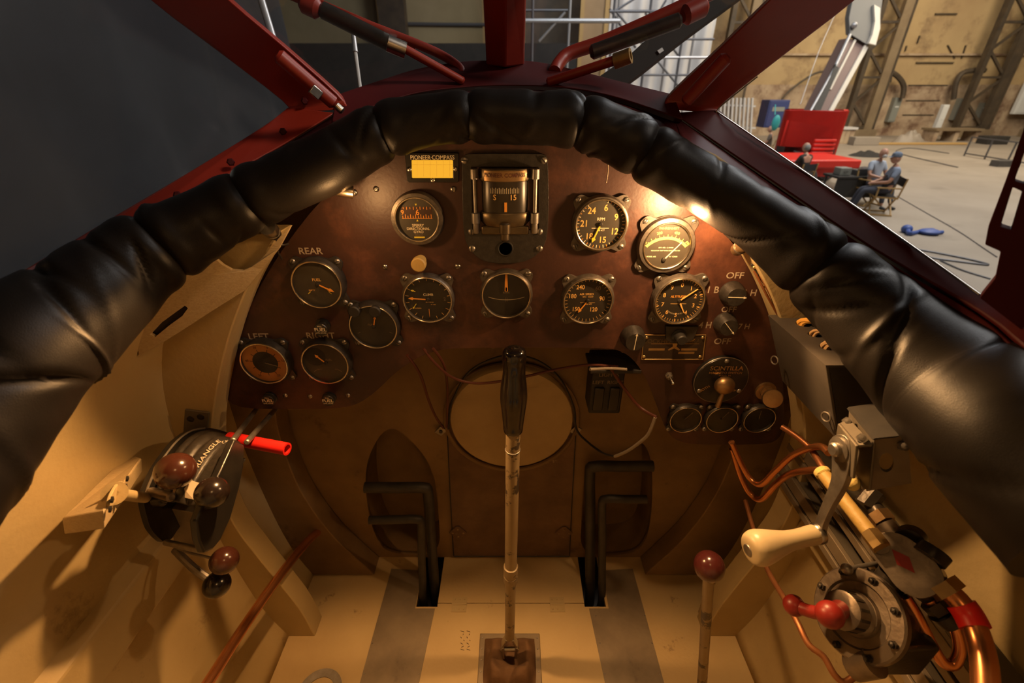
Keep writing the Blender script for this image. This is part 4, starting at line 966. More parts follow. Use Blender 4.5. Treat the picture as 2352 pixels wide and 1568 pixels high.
# body block and axle below the cover
mb = MB(); lo = [cov(.96, .30, -.004), cov(.96, .80, -.004), cov(.96, .80, -.030)+V((0, .01, 0)), cov(.96, .30, -.030)+V((0, .01, 0))]
mb.hexa(lo, [p+V((0, .10, -.005)) for p in lo]); mb.build('body_block', M['crackle'], TQ, smooth=False, bevel=.003)
mb = MB(); mb.rod(AX(345, 1128, XL+.002), AX(395, 1142, XL+.05), .006); mb.build('axle', M['pump'], TQ)
mb = MB(); mb.rod(AX(352, 1145, XL+.004), AX(352, 1145, XL+.004)+V((.018, 0, 0)), .010); mb.rod(AX(375, 1135, XL+.02), AX(375, 1135, XL+.02)+V((.006, 0, 0)), .011); mb.build('axle_washer', M['black'], TQ)
mb = MB(); mb.rod(AX(380, 1245, XL+.012), AX(462, 1263, XR-.006), .0042); mb.build('cross_rod', M['dullsteel'], TQ)
mb = MB(); mb.beam(A(425, 1165, .66), A(428, 1240, .69), .03, .012, (0, 1, 0)); mb.build('channel', M['alu'], TQ, bevel=.001)
def lever(name, a, b, r, c, rad, mtl, w=.0035):
    mb = MB(); mb.tube([a, a.lerp(b, .5)+V((0, -.004, .004)), b], w, 10); l = mb.build(name, M['dullsteel'], TQ)
    mb = MB(); mb.ball(c, rad, (1, 1, .96), 32); mb.build('lever_ball', M[mtl], l)
c1 = A(403, 1081, .585); lever('lever', A(400, 1125, .64), c1, 0, c1, .0236, 'knobbrown')
c2 = A(487, 1131, .575); lever('lever', A(470, 1150, .63), c2, 0, c2, .0198, 'knobblack')
c3 = A(515, 1287, .66); lever('lever', A(405, 1258, .69), c3, 0, c3, .0196, 'knobbrown', .002)
c4 = A(498, 1342, .68); lever('lever', A(402, 1262, .70), c4, 0, c4, .0192, 'knobblack', .0058)
# linkage rods running forward from the quadrant
for k, (a, b, lab) in enumerate((((534, 1012), (596, 930), 'upper thin steel control rod running forward from the throttle quadrant'), ((566, 1016), (634, 938), 'lower thin steel control rod running forward from the throttle quadrant'))):
    mb = MB(); mb.rod(A(a[0], a[1], .672), A(b[0], b[1], .86), .0042); tag(mb.build('control_rod', M['dullsteel']), lab, 'rod', 'control rods ahead of the throttle')
mb = MB(); mb.ringlathe([(.0068, 0), (.0098, 0), (.0098, .105), (.0068, .105)], axisM(A(660, 1031, .70), A(528, 1006, .72)-A(660, 1031, .70)), 24)
tag(mb.build('red_tube', M['redplastic']), 'short bright red plastic tube sticking out beside the throttle quadrant', 'tube')
# bracket plate on the former above the quadrant
t = thing('throttle_bracket', 'grey angle bracket with two holes above the throttle quadrant', 'bracket', AY(450, 970, .59))
q = [AY(x, y, .588) for x, y in [(424, 941), (480, 948), (476, 985), (420, 1000)]]
mb = MB(); mb.plate(q, (0, .003, 0)); mb.build('plate', M['bracket'], t, smooth=False, bevel=.0008)
for px in (438, 461):
    mb = MB(); mb.lathe([(.0055, 0), (.0055, .0012), (.0035, .0016), (0, .0016)], axisM(AY(px, 962 if px < 450 else 957, .588), (0, -1, 0)), 16); mb.build('bolt', M['castgrease'], t)
mb = MB(); mb.hexa([AY(x, y, .588) for x, y in [(420, 998), (476, 983), (478, 990), (422, 1006)]], [AX(x, y, -.48) for x, y in [(412, 1030), (468, 1000), (470, 1006), (414, 1038)]]); mb.build('arm', M['bracket'], t, smooth=False)
# wooden block with rod
t = thing('wall_block', 'cream painted wooden block screwed to the left wall with a rod to the throttle', 'block', AW(235, 1130, .03))
a = [AW(x, y, .002) for x, y in [(142, 1190), (300, 1042), (325, 1040)]]
fa = [A(142, 1190, .505), A(238, 1172, .475), A(240, 1215, .483), A(148, 1228, .512)]
fb = [A(296, 1040, .70), A(325, 1052, .665), A(326, 1085, .672), A(300, 1080, .71)]
mb = MB(); mb.hexa(fa, fb); mb.build('block', M['wood'], t, smooth=False, bevel=.002)
cf = (fa[1]+fa[2]+fb[1]+fb[2])/4; nn = (fa[2]-fa[1]).cross(fb[1]-fa[1]).normalized(); nn = nn if nn.x > 0 else -nn
dirl = (fb[1]-fa[1]).normalized(); upv = nn.cross(dirl); D = FM(cf+nn*.0005, dirl, upv if upv.z > 0 else -upv, nn)
rr_ = ray(263, 1133); c0 = EYE + rr_*((cf-EYE).dot(nn)/rr_.dot(nn))
D0 = FM(c0, D.col[0].to_3d(), D.col[1].to_3d(), nn)
mb = MB(); mb.prism([(x*.036, y*.0095) for x, y in circ(1, 24)], -.001, .002, D0); mb.build('flange', M['cream'], t, bevel=.001)
for dx in (-.042, -.036, .038, .044):
    mb = MB(); mb.lathe([(.0035, 0), (.0035, .002), (0, .003)], D0 @ Matrix.Translation((dx, .004 if int(abs(dx)*1e3) % 4 == 0 else -.004, .003)), 10); mb.build('screw', M['castgrease'], t)
mb = MB(); mb.lathe([(.013, 0), (.011, .006), (.0075, .010)], axisM(c0, A(336, 1143, .605)-c0), 20); mb.build('boss', M['cream'], t)
mb = MB(); mb.rod(c0, A(336, 1143, .605), .0066); mb.build('rod', M['cream'], t)
# copper pipe rising along the left wall
mb = MB(); mb.tube([A(440, 1620, .70), A(478, 1568, .735), A(560, 1440, .84), A(640, 1325, .95), A(700, 1250, 1.05), A(740, 1212, 1.12)], .0094, 14, 5)
tag(mb.build('copper_pipe', M['copper']), 'straight polished copper pipe slanting down along the left wall', 'pipe')
# wires under the panel
def wire(pts, r, m, name, label, grp=None):
    return tag(MB().tube([A(*p) for p in pts], r, 8, 6).build(name, M[m]), label, 'wire', grp)
G = 'loose wires below the panel'
wire([(935, 815, .73), (965, 860, .76), (985, 920, .84), (1000, 955, .90), (1018, 982, .96)], .0026, 'wirered', 'wire', 'dark red wire hanging from the panel to the left hatch clip', G)
wire([(972, 800, .72), (1000, 835, .74), (1042, 868, .78), (1100, 880, .80), (1180, 870, .80), (1280, 848, .79), (1350, 838, .77), (1420, 842, .75)], .0024, 'wirered', 'wire', 'dark red wire crossing behind the control stick', G)
wire([(995, 800, .72), (1020, 840, .76), (1028, 900, .86), (1026, 980, .95)], .0024, 'wirered', 'wire', 'dark red wire hanging left of the round hatch drum', G)
wire([(1030, 985, .95), (1036, 930, .93), (1070, 862, .90), (1120, 828, .88), (1175, 816, .87), (1235, 828, .88), (1285, 868, .90), (1316, 930, .93), (1324, 985, .95), (1350, 1015, .93), (1385, 1040, .90), (1412, 1048, .88)], .0022, 'wireblk', 'wire', 'black cable looping over the round hatch drum', G)
wire([(1412, 1048, .88), (1440, 1036, .85), (1470, 1015, .82), (1490, 995, .80), (1505, 958, .78)], .0030, 'fray', 'wire', 'frayed grey wire end rising to the panel', G)
wire([(1355, 848, .72), (1400, 846, .74), (1440, 848, .73)], .0024, 'fray', 'wire', 'short grey wire at the switch box shelf', G)
wire([(1400, 842, .75), (1440, 900, .79), (1470, 935, .80), (1508, 958, .78)], .0028, 'wirered', 'wire', 'reddish wire hanging right of the switch box', G)
# ================================================================ CENTRE: CONTROL STICK
sb = AZ(1170, 1500, FD-.03); sb = V((sb.x, sb.y, sb.z))
top = AY(1180, 797, .548)
st = thing('control_stick', 'cream tube control stick with glossy black grip in the cockpit centre', 'control stick', V((sb.x, sb.y, zf)))
def on(py): return AY(1170+(1178-1170)*(1500-py)/480, py, sb.y+(.548-sb.y)*(1500-py)/700)
mb = MB(); a, b = on(1462), on(1330); mb.cyl(a, b, .0098, .0102, 24); mb.build('lower_tube', M['stick'], st)
mb = MB(); a, b = on(1336), on(1300); d = b-a; mb.lathe([(.0105, 0), (.0135, .004), (.0135, d.length*.42), (.0122, d.length*.45), (.0122, d.length*.55), (.0135, d.length*.58), (.0135, d.length), (.011, d.length+.001)], axisM(a, d), 28); mb.build('collar', M['stick'], st)
mb = MB(); mb.cyl(on(1302), on(980), .0112, .0112, 28); mb.build('upper_tube', M['stick'], st)
mb = MB(); a, b = on(1032), on(1024); mb.torus(.0116, .0009, axisM(a, b-a), 28, 8); mb.build('ring', M['dullsteel'], st)
a, b = on(990), on(797); L = (b-a).length
mb = MB(); prf = []; n = 60; vs = []; fs = []; Mx = axisM(a, b-a, (0, -1, 0)); na = 72
pr = spline([V((0, 0, 0)), V((.0125, 0, .0005)), V((.0150, 0, .004)), V((.0162, 0, L*.12)), V((.0185, 0, L*.28)), V((.0205, 0, L*.42)), V((.0198, 0, L*.55)), V((.0170, 0, L*.70)), V((.0165, 0, L*.82)), V((.0172, 0, L*.90)), V((.0155, 0, L*.96)), V((.009, 0, L*.992)), V((0, 0, L))], 6)
for p in pr:
    z = p.z/L; fl_ = max(0, min(1, (z-.05)/.05))*max(0, min(1, (.80-z)/.05))
    for j in range(na):
        th = 2*PI*j/na; r = max(p.x, 0)*(1-.10*fl_*(.5+.5*math.cos(th*8))**3); vs.append(Mx @ V((r*math.cos(th), r*math.sin(th), p.z)))
m = len(pr)
fs = [[i*na+j, i*na+(j+1) % na, (i+1)*na+(j+1) % na, (i+1)*na+j] for i in range(m-1) for j in range(na)]
M['grip'] = mat('glossy_black_grip', (.010, .007, .006), .12, 0, coat=.6)
mb.add(vs, fs); mb.build('grip', M['grip'], st, ang=60)
# clevis fork
f0 = on(1466); mb = MB()
for s in (-1, 1):
    mb.beam(f0+V((s*.006, 0, .006)), f0+V((s*.015, 0, -.022)), .006, .016, (0, 1, 0)); mb.beam(f0+V((s*.015, 0, -.020)), f0+V((s*.013, 0, -.062)), .006, .018, (0, 1, 0))
mb.build('fork', M['steel'], st, bevel=.0015)
mb = MB(); mb.rod(f0+V((-.020, 0, -.040)), f0+V((.020, 0, -.040)), .005); mb.build('pivot_bolt', M['steel'], st)
# boot frame and boot
c = AZ(1170, 1530, FD); fx0, fx1 = AZ(1103, 1456, FD).x, AZ(1239, 1456, FD).x; fy1 = AZ(1170, 1456, FD).y; fy0 = fy1-.135
bt = thing('stick_boot', 'brown suede boot in an aluminium floor frame at the foot of the control stick', 'boot', V(((fx0+fx1)/2, (fy0+fy1)/2, zf)))
O = [V((fx0, fy0, zf)), V((fx1, fy0, zf)), V((fx1, fy1, zf)), V((fx0, fy1, zf))]; I = [V((fx0+.014, fy0+.014, zf)), V((fx1-.014, fy0+.014, zf)), V((fx1-.014, fy1-.014, zf)), V((fx0+.014, fy1-.014, zf))]
mb = MB(); mb.plate(O, (0, 0, .004), [I]); mb.build('boot_frame', M['alu'], bt, smooth=False, bevel=.0015)
def bootf(u, v):
    x = fx0+.012+(fx1-fx0-.024)*u; y = fy0+.012+(fy1-fy0-.024)*v
    ex = (x-f0.x)/((fx1-fx0)/2); ey = (y-f0.y)/.06; r = math.sqrt(ex*ex+ey*ey)
    h = .030*math.exp(-((r-.75)/.35)**2)-.008*math.exp(-r*r*8); e = min(u, 1-u, v, 1-v)*6; e = min(1, e)
    w = noise.noise(V((x*38, y*38, 1.7)))*.020+abs(noise.noise(V((x*20, y*24, 5))))*.026
    return V((x, y, zf+.002+e*max(h+w-.002, .0005)))
mb = MB(); mb.grid(bootf, 50, 50); mb.build('boot_leather', M['boot'], bt, ang=80, solid=.003)
mb = MB()
for i in range(6):
    for x in (fx0+.006, fx1-.006): mb.lathe([(.0022, 0), (.0015, .001), (0, .0012)], Matrix.Translation((x, fy0+.01+i*.023, zf+.004)), 8)
mb.build('frame_screw', M['dullsteel'], bt)
# ================================================================ RIGHT SIDE
# floor lever with maroon ball
c = A(1629, 1300, .70); lv = thing('floor_lever', 'cream floor lever with round maroon ball knob, right of the pedals', 'lever', A(1608, 1620, 1.0))
mb = MB(); mb.tube([c, A(1622, 1420, .80), A(1613, 1560, .93), AZ(1606, 1640, FD)], lambda u: .0085+.0015*u, 18); mb.build('lever_rod', M['stick'], lv)
mb = MB(); mb.ball(c, .0228, (1, 1, 1.04), 36); mb.build('lever_ball', M['knobred'], lv)
mb = MB(); q = c+(A(1622, 1420, .80)-c).normalized()*.021; mb.lathe([(.012, 0), (.0105, .006), (.009, .010)], axisM(q, A(1622, 1420, .80)-c), 24); mb.build('ferrule', M['stick'], lv)
# plywood toe block at the foot of the right former
q = AZ(1610, 1418, FD); mb = MB(); mb.box((q.x+.012, q.y, zf+.03), (.03, .03, .06)); tag(mb.build('former_block', M['wood'], bevel=.003), 'small cream block at the foot of the right ring former', 'block')
# grey instrument box with yellow wires
bx = thing('junction_box', 'grey sheet metal junction box with three wired holes right of the panel', 'box', V((.40, .53, HZ-.41)))
def tilt(mb, nm, m, **k):
    for v in mb.v: v.x += max(0, (HZ-.287-v.z)/.118*.055)
    return mb.build(nm, m, bx, smooth=False, **k)
x0, x1, y0, y1, d0, d1 = .375, .432, .463, .603, .287, .405
mb = MB(); mb.box((x0+.002, (y0+y1)/2, HZ-(d0+d1)/2), (.004, y1-y0, d1-d0-.004)); tilt(mb, 'side_cover', M['boxgrey'], bevel=.001)
hs = [AZ(1846, 744, d0), AZ(1874, 768, d0), AZ(1902, 797, d0)]
topc = [V((x0, y0, HZ-d0)), V((x1, y0, HZ-d0)), V((x1, y1, HZ-d0)), V((x0, y1, HZ-d0))]
hl_ = [[h+V((.0105*math.cos(a*PI/9), .0085*math.sin(a*PI/9), 0)) for a in range(18)] for h in [V((min(max(h.x, x0+.016), x1-.013), h.y, HZ-d0)) for h in hs]]
mb = MB(); mb.plate(topc, (0, 0, -.003), hl_); tilt(mb, 'top', M['boxgrey'])
mb = MB(); mb.plate([V((x0+.004, y0, HZ-d0-.003)), V((x1, y0, HZ-d0-.003)), V((x1, y0, HZ-d1)), V((x0+.004, y0, HZ-d1))], (0, .003, 0)); tilt(mb, 'end_panel', M['blackmatt'], label='black end panel'); mb = MB(); mb.plate([V((x0+.004, y1, HZ-d0-.003)), V((x1, y1, HZ-d0-.003)), V((x1, y1, HZ-d1)), V((x0+.004, y1, HZ-d1))], (0, -.003, 0)); tilt(mb, 'end_panel', M['blackmatt'], label='black end panel')
mb = MB(); mb.box(((x0+x1)/2, (y0+y1)/2, HZ-d1+.0015), (x1-x0-.004, y1-y0-.008, .003)); mb.box((x1-.0015, (y0+y1)/2, HZ-(d0+d1)/2), (.003, y1-y0, d1-d0-.008)); tilt(mb, 'back', M['blackmatt'])
for px, py in ((1779, 827), (1897, 957)):
    p = AX(px, py, x0+(.018 if px < 1800 else .036)); mb = MB(); mb.torus(.0062, .0011, axisM(p, (-1, -.3, 0)), 24, 8); mb.build('pull_ring', M['dullsteel'], bx)
for k, h in enumerate(hl_):
    c = sum(h, V((0, 0, 0)))/len(h); e = V((.455, .445-.005*k, HZ-.262-.006*k))
    m_ = ('wireyel', 'wiretan', 'wiretan')[k]
    for j in range(2 if k else 2):
        o = V((.003*j, -.005*j, .001*j)); mb = MB(); mb.tube([c+V((-.003, .004, -.02))+o, c+V((-.002, .003, .004))+o, c.lerp(e, .35)+V((0, 0, .012))+o, c.lerp(e, .7)+V((0, 0, .010))+o, e+o], .0036 if k != 1 else .0022, 8)
        tag(mb.build('box_wire', M[m_]), ('yellow', 'thin tan', 'thick tan')[k]+' wire curling out of the '+('far', 'middle', 'near')[k]+' hole of the grey junction box', 'wire', 'wires from the '+('far', 'middle', 'near')[k]+' junction box hole')
# dark angle strip with rivets and wires at the upper right panel corner
t = thing('edge_strip', 'dark riveted strip between the panel corner and the grey junction box', 'strip', AY(1770, 650, .60))
mb = MB(); mb.plate([AY(*p, .605) for p in [(1722, 606), (1746, 596), (1822, 690), (1830, 712), (1790, 708), (1765, 672)]], (0, -.004, 0)); mb.build('strip', M['blackmatt'], t, smooth=False, bevel=.001)
for px, py in ((1733, 614), (1776, 645), (1798, 662), (1758, 657)):
    mb = MB(); mb.lathe([(.0028, 0), (.002, .0016), (0, .002)], axisM(AY(px, py, .601), (0, -1, 0)), 10); mb.build('rivet', M['brass'], t)
mb = MB(); mb.plate([AY(*p, .6) for p in [(1729, 608), (1745, 598), (1765, 634)]], (0, -.002, 0)); mb.build('bright_corner', M['brassdark'], t, smooth=False)
for k, dx in enumerate((0, 9)):
    mb = MB(); mb.tube([AY(1732+dx, 622, .603), AY(1752+dx, 660, .597), AY(1768+dx, 690, .597), AY(1786+dx, 722, .60)], .0017, 8); tag(mb.build('corner_wire', M['copperdull']), ('left', 'right')[k]+' one of two thin coppery wires running into the grey junction box', 'wire', 'coppery wires beside the edge strip')
wplank([(1795, 618), (1832, 640), (1844, 640), (1850, 652), (1866, 690), (1905, 742), (1886, 735), (1838, 690)], .004, .006, 'wall_gusset', 'cream plywood gusset showing under the right leather roll', 'wood')
# rails along the right wall
for nm, d_a, d_b, lab in (('wall_rail', .535, .575, 'upper metal rail along the right wall behind the pump'), ('wall_rail', .61, .636, 'lower metal rail along the right wall behind the pump')):
    t = thing(nm, lab, 'rail', V((.52, .4, HZ-.6)), 'metal rails on the right wall')
    for dx, w in ((0, .022), (.028, .012)):
        mb = MB(); mb.hexa([V((.505, .64, HZ-d_a-dx)), V((.513, .64, HZ-d_a-dx)), V((.513, .64, HZ-d_a-dx-w)), V((.505, .64, HZ-d_a-dx-w))], [V((.505, .10, HZ-d_b-dx)), V((.513, .10, HZ-d_b-dx)), V((.513, .10, HZ-d_b-dx-w)), V((.505, .10, HZ-d_b-dx-w))]); mb.build('rail_flange', M['alu'], t, smooth=False, bevel=.001)
    mb = MB(); mb.hexa([V((.513, .64, HZ-d_a)), V((.560, .64, HZ-d_a)), V((.560, .64, HZ-d_a-.05)), V((.513, .64, HZ-d_a-.05))], [V((.513, .10, HZ-d_b)), V((.560, .10, HZ-d_b)), V((.560, .10, HZ-d_b-.05)), V((.513, .10, HZ-d_b-.05))]); mb.build('rail_web', M['bracket'], t, smooth=False)
# crank bracket
ck = thing('crank_bracket', 'folded metal bracket box carrying the crank on the right side', 'bracket', A(2000, 1100, .49))
def qd(pts, d):
    P = [A(x, y, d_) for (x, y), d_ in zip(pts, d)]; n = (P[1]-P[0]).cross(P[2]-P[0])
    return [EYE + ray(x, y)*((P[0]-EYE).dot(n)/ray(x, y).dot(n)) for x, y in pts]
mb = MB(); mb.plate(qd([(1950, 934), (2008, 1006), (1996, 1125), (1955, 1120), (1942, 1040)], [.545, .49, .50, .53, .545]), (.003, 0, 0)); mb.build('front_flange', M['bracket'], ck, smooth=False, bevel=.001)
mb = MB(); mb.plate(qd([(1926, 972), (1950, 960), (2006, 1020), (1968, 1022)], [.53, .53, .485, .485]), (0, 0, -.004)); mb.build('top_flange', M['bracket'], ck, smooth=False, bevel=.001)
mb = MB(); mb.plate(qd([(1924, 972), (1966, 1024), (1958, 1100), (1948, 1092), (1916, 1024)], [.525, .48, .49, .50, .525]), (.003, 0, .001)); mb.build('side_flange', M['bracket'], ck, smooth=False, bevel=.001)
mb = MB(); mb.plate(qd([(2010, 1006), (2068, 1000), (2088, 1040), (2094, 1110), (1990, 1128)], [.488, .47, .475, .48, .495]), (.002, .004, 0), [qd([(2010, 1006), (2068, 1000), (2088, 1040)]+[(2036+17*math.cos(a*PI/8), 1062+22*math.sin(a*PI/8)) for a in range(16)], [.488, .47, .475]+[.48]*16)[3:]]); mb.build('rear_plate', M['bracket'], ck, smooth=False)
mb = MB(); mb.plate(qd([(1950, 934), (2050, 920), (2068, 1000), (2010, 1006)], [.545, .53, .47, .488]), (0, .002, -.004)); mb.build('inner_face', M['blackmatt'], ck, smooth=False)
for px, py, d in ((1946, 968, .53), (1980, 1006, .495), (2076, 1024, .472)):
    p = A(px, py, d); mb = MB(); mb.lathe([(.0055, -.004), (.0055, .002), (0, .002)], axisM(p, (-.5, -.6, .6)), 6); mb.lathe([(.0032, .002), (.0032, .007), (0, .0075)], axisM(p, (-.5, -.6, .6)), 12); mb.build('hex_bolt', M['dullsteel'], ck, smooth=False)
# crank
cr = thing('hand_crank', 'steel crank arm with cream pear shaped handle on the right side', 'crank', A(1885, 1230, .535))
arm = [(1908, 1010), (1922, 998), (1938, 1000), (1950, 1016), (1952, 1050), (1944, 1095), (1930, 1128), (1908, 1165), (1890, 1205), (1882, 1240), (1870, 1236), (1868, 1215), (1878, 1180), (1894, 1140), (1908, 1100), (1910, 1050)]
xa = .366
mb = MB(); mb.plate(spline([AX(x, y, xa) for x, y in arm], 3, True), (.007, 0, 0)); mb.build('crank_arm', M['dullsteel'], cr, bevel=.0015)
p = AX(1928, 1032, xa); mb = MB(); mb.lathe([(.014, 0), (.014, .002), (.008, .003), (.008, .007), (.006, .009), (0, .009)], axisM(p, (-1, -.05, 0)), 28); mb.build('pivot_boss', M['dullsteel'], cr)
h0 = AX(1876, 1226, xa); h1 = A(1718, 1263, .535); hd = h1-h0; L = hd.length
hp_ = spline([V((.0110, 0, 0)), V((.0115, 0, L*.06)), V((.0108, 0, L*.22)), V((.0115, 0, L*.40)), V((.0150, 0, L*.58)), V((.0195, 0, L*.76)), V((.0205, 0, L*.88)), V((.0165, 0, L*.97)), V((.008, 0, L)), V((0, 0, L))], 5)
mb = MB(); mb.lathe([(max(q.x, 0), q.z) for q in hp_], axisM(h0, hd), 40); mb.build('handle', M['ivory'], cr, ang=60, label='cream handle with chipped paint')
mb = MB(); mb.lathe([(.0125, -.004), (.0125, .001), (.0112, .003)], axisM(h0, hd), 28); mb.build('ferrule', M['steel'], cr)
mb = MB(); mb.lathe([(.0075, 0), (.0068, .0018), (0, .0026)], axisM(h1-hd.normalized()*.0006, hd), 24); mb.build('end_cap', M['dullsteel'], cr)
# foam plug
mb = MB(); mb.ball(A(1958, 1110, .525), .008, (1, 1, 1.1), 16); o = mb.build('foam_plug', M['foam']); tag(o, 'small yellow foam plug beside the crank arm', 'plug')
# yellow wrapped tube to the valve
yt = thing('wrapped_tube', 'yellow wrapped tube running from behind the crank to the valve body', 'tube', A(1950, 1170, .58))
ya, yb = A(1888, 1084, .615), A(2003, 1230, .535)
mb = MB(); mb.cyl(ya, yb, .0085, .0085, 20); mb.build('wrap', M['tape'], yt)
mb = MB(); mb.lathe([(.0078, -.004), (.0102, -.002), (.0102, .004), (.0085, .006)], axisM(ya, yb-ya), 24); mb.build('tube_end', M['foam'], yt)
mb = MB(); d = (yb-ya).normalized(); mb.cyl(yb-d*.004, yb+d*.016, .0105, n=6); mb.build('hex_nut', M['brass'], yt, smooth=False)
# valve body
vb = thing('valve_body', 'cast metal valve body with a red diamond on its face', 'valve', A(2078, 1320, .52))
vc = A(2076, 1288, .512); nf = (EYE-vc).normalized(); nf = (nf+V((-.25, 0, .1))).normalized()
along = (A(2130, 1345, .50)-A(2010, 1225, .53)); along = (along-nf*along.dot(nf)).normalized(); acr = nf.cross(along)
VF = FM(vc, along, acr, nf)
mb = MB(); shp = spline([V((x, y, 0)) for x, y in [(-.031, -.008), (-.022, -.020), (.0, -.023), (.020, -.024), (.034, -.014), (.036, .006), (.026, .020), (.004, .024), (-.018, .020), (-.030, .008)]], 4, True)
mb.prism([(p.x, p.y) for p in shp], -.034, .004, VF); mb.build('body', M['pump'], vb, bevel=.004, seg=3)
mb = MB(); mb.prism([(-.014, 0), (0, -.0075), (.014, 0), (0, .0075)], .0042, .0048, VF); mb.build('red_diamond', M['redlever'], vb, smooth=False)
def port(a, b, r, nm, m, n=20, par=vb, bev=0): mb = MB(); mb.cyl(a, b, r, r, n); return mb.build(nm, M[m], par, smooth=n > 8, bevel=bev)
vp = lambda x, y, z=-.015: VF @ V((x, y, z))
port(yb+d*.012, vp(-.024, -.006), .0095, 'left_port', 'pump')
u0, u1 = A(2032, 1202, .55), vp(-.020, .010, -.02)
port(u0, u1, .0105, 'upper_port', 'pump'); port(A(2016, 1178, .562), A(2034, 1200, .552), .0128, 'port_nut', 'bronze', 6); port(A(2000, 1152, .575), A(2018, 1180, .562), .009, 'elbow', 'castgrease'); port(A(1986, 1160, .575), A(2012, 1128, .575), .012, 'elbow_cap', 'castgrease', 8)
port(A(2096, 1232, .53), A(2089, 1244, .52), .0145, 'side_cap', 'castgrease', 24, bev=.001); port(A(2150, 1262, .50), A(2132, 1282, .50), .0155, 'side_cap', 'castgrease', 24, bev=.001)
l0, l1 = vp(.028, .006, -.012), A(2160, 1338, .492)
port(l0, l1, .0130, 'lower_port', 'pump'); l2 = A(2186, 1364, .484); port(l1, l2, .0165, 'brass_nut', 'brass', 6)
m0, m1, m2, m3 = vp(.024, -.012, -.014), A(2128, 1368, .51), A(2150, 1394, .505), A(2186, 1424, .50)
port(m0, m1, .009, 'lower_port', 'castgrease'); port(m1, A(2142, 1384, .507), .0085, 'copper_sleeve', 'copper'); port(A(2138, 1380, .507), A(2160, 1402, .503), .0125, 'port_nut', 'castgrease', 6); port(A(2160, 1402, .503), m3, .0145, 'check_valve', 'castgrease', 16)
G = 'copper pipes at the fuel pump'
def cpipe(pts, r, m, label, nm='copper_pipe'): return tag(MB().tube([A(*p) for p in pts], r, 14, 6).build(nm, M[m]), label, 'pipe', G)
bp = cpipe([(2184, 1362, .484), (2205, 1384, .478), (2232, 1424, .468), (2252, 1480, .455), (2262, 1540, .44), (2266, 1640, .42)], .0108, 'copper', 'thick copper pipe with red band curving down from the brass nut')
mb = MB(); mb.tube([A(2207, 1387, .4775), A(2224, 1411, .472), A(2240, 1442, .464)], .0132, 18); r_ = mb.build('red_band', M['redplastic'], bp)
cpipe([(2186, 1424, .50), (2198, 1455, .498), (2204, 1495, .495), (2190, 1525, .495), (2165, 1520, .497), (2140, 1480, .50), (2108, 1415, .505), (2080, 1370, .51)], .0058, 'copper', 'thin copper pipe making a U bend behind the pump')
cpipe([(1712, 1150, .86), (1738, 1240, .78), (1764, 1310, .70), (1805, 1380, .62), (1832, 1430, .585), (1858, 1480, .565), (1892, 1508, .555), (1916, 1548, .545), (1940, 1566, .54), (1968, 1548, .54)], .0038, 'copperdull', 'thin reddish copper line passing behind the red pump lever')
G = 'copper tubes under the right panel corner'
cpipe([(1680, 1015, .80), (1700, 1060, .82), (1722, 1098, .82), (1748, 1112, .80), (1780, 1082, .77), (1820, 1046, .73), (1862, 1028, .69), (1888, 1026, .66), (1904, 1040, .64)], .0052, 'copper', 'upper copper tube looping from under the panel to the crank')
cpipe([(1682, 1030, .84), (1700, 1090, .86), (1722, 1132, .86), (1748, 1146, .84), (1782, 1112, .80), (1815, 1088, .75), (1860, 1080, .69), (1892, 1082, .64)], .0056, 'copper', 'lower copper tube looping from under the panel to the yellow wrapped tube')
cpipe([(1796, 980, .74), (1830, 1002, .72), (1862, 1030, .70), (1885, 1066, .67), (1905, 1098, .65)], .0046, 'copperdull', 'straight dull copper tube above the wall rails')
# pump
pcn = A(1972, 1410, .525); pn = ((EYE-pcn).normalized()+V((-.95, .25, .05))).normalized()
pf = axisM(pcn, pn)
pu = thing('fuel_pump', 'wobble fuel pump with round bolted cover and red lever, low on the right wall', 'pump', A(1990, 1520, .52))
Rp = .050
mb = MB(); mb.lathe([(Rp*.92, -.006), (Rp, -.004), (Rp, .003), (Rp*.96, .005), (Rp*.72, .0055), (Rp*.68, .003), (Rp*.5, .003), (Rp*.48, .008), (0, .008)], pf, 48); mb.build('cover', M['pump'], pu)
for i in range(8):
    a = 2*PI*i/8+.3; mb = MB(); T = pf @ Matrix.Translation((Rp*.86*math.cos(a), Rp*.86*math.sin(a), .005)); mb.lathe([(.0042, 0), (.0042, .004), (0, .004)], T, 6); mb.lathe([(.0024, .004), (.0024, .0065), (0, .007)], T, 10); mb.build('cover_bolt', M['castgrease'], pu, smooth=False)
mb = MB(); mb.lathe([(.024, .006), (.022, .010), (.0205, .012), (.0205, .030), (.017, .032), (0, .032)], pf, 36)
mb.build('hub', M['pump'], pu)
mb = MB()
for i in range(12):
    a = 2*PI*i/12; T = pf @ Matrix.Rotation(a, 4, 'Z'); mb.box((.0205, 0, .0215), (.0014, .003, .015), T)
mb.build('hub_slots', M['castgrease'], pu, smooth=False)
mb = MB(); mb.lathe([(Rp*.86, -.006), (Rp*.86, -.030), (Rp*.7, -.055), (Rp*.5, -.060), (0, -.060)], pf, 32); mb.build('housing', M['castgrease'], pu)
mb = MB(); q = A(2035, 1500, .515); mb.box((q.x+.01, q.y+.02, q.z+.01), (.05, .07, .055)); mb.build('base_block', M['castgrease'], pu, bevel=.004)
mb = MB(); mb.cyl(A(1962, 1530, .52), A(2010, 1520, .50), .015, .015, 20); mb.build('bottom_port', M['pump'], pu)
mb = MB(); mb.cyl(A(2030, 1345, .53), A(2050, 1320, .525), .014, .014, 20); mb.torus(.015, .003, axisM(A(2036, 1338, .53), A(2050, 1320, .525)-A(2030, 1345, .53)), 24, 8); mb.build('top_port', M['castgrease'], pu)
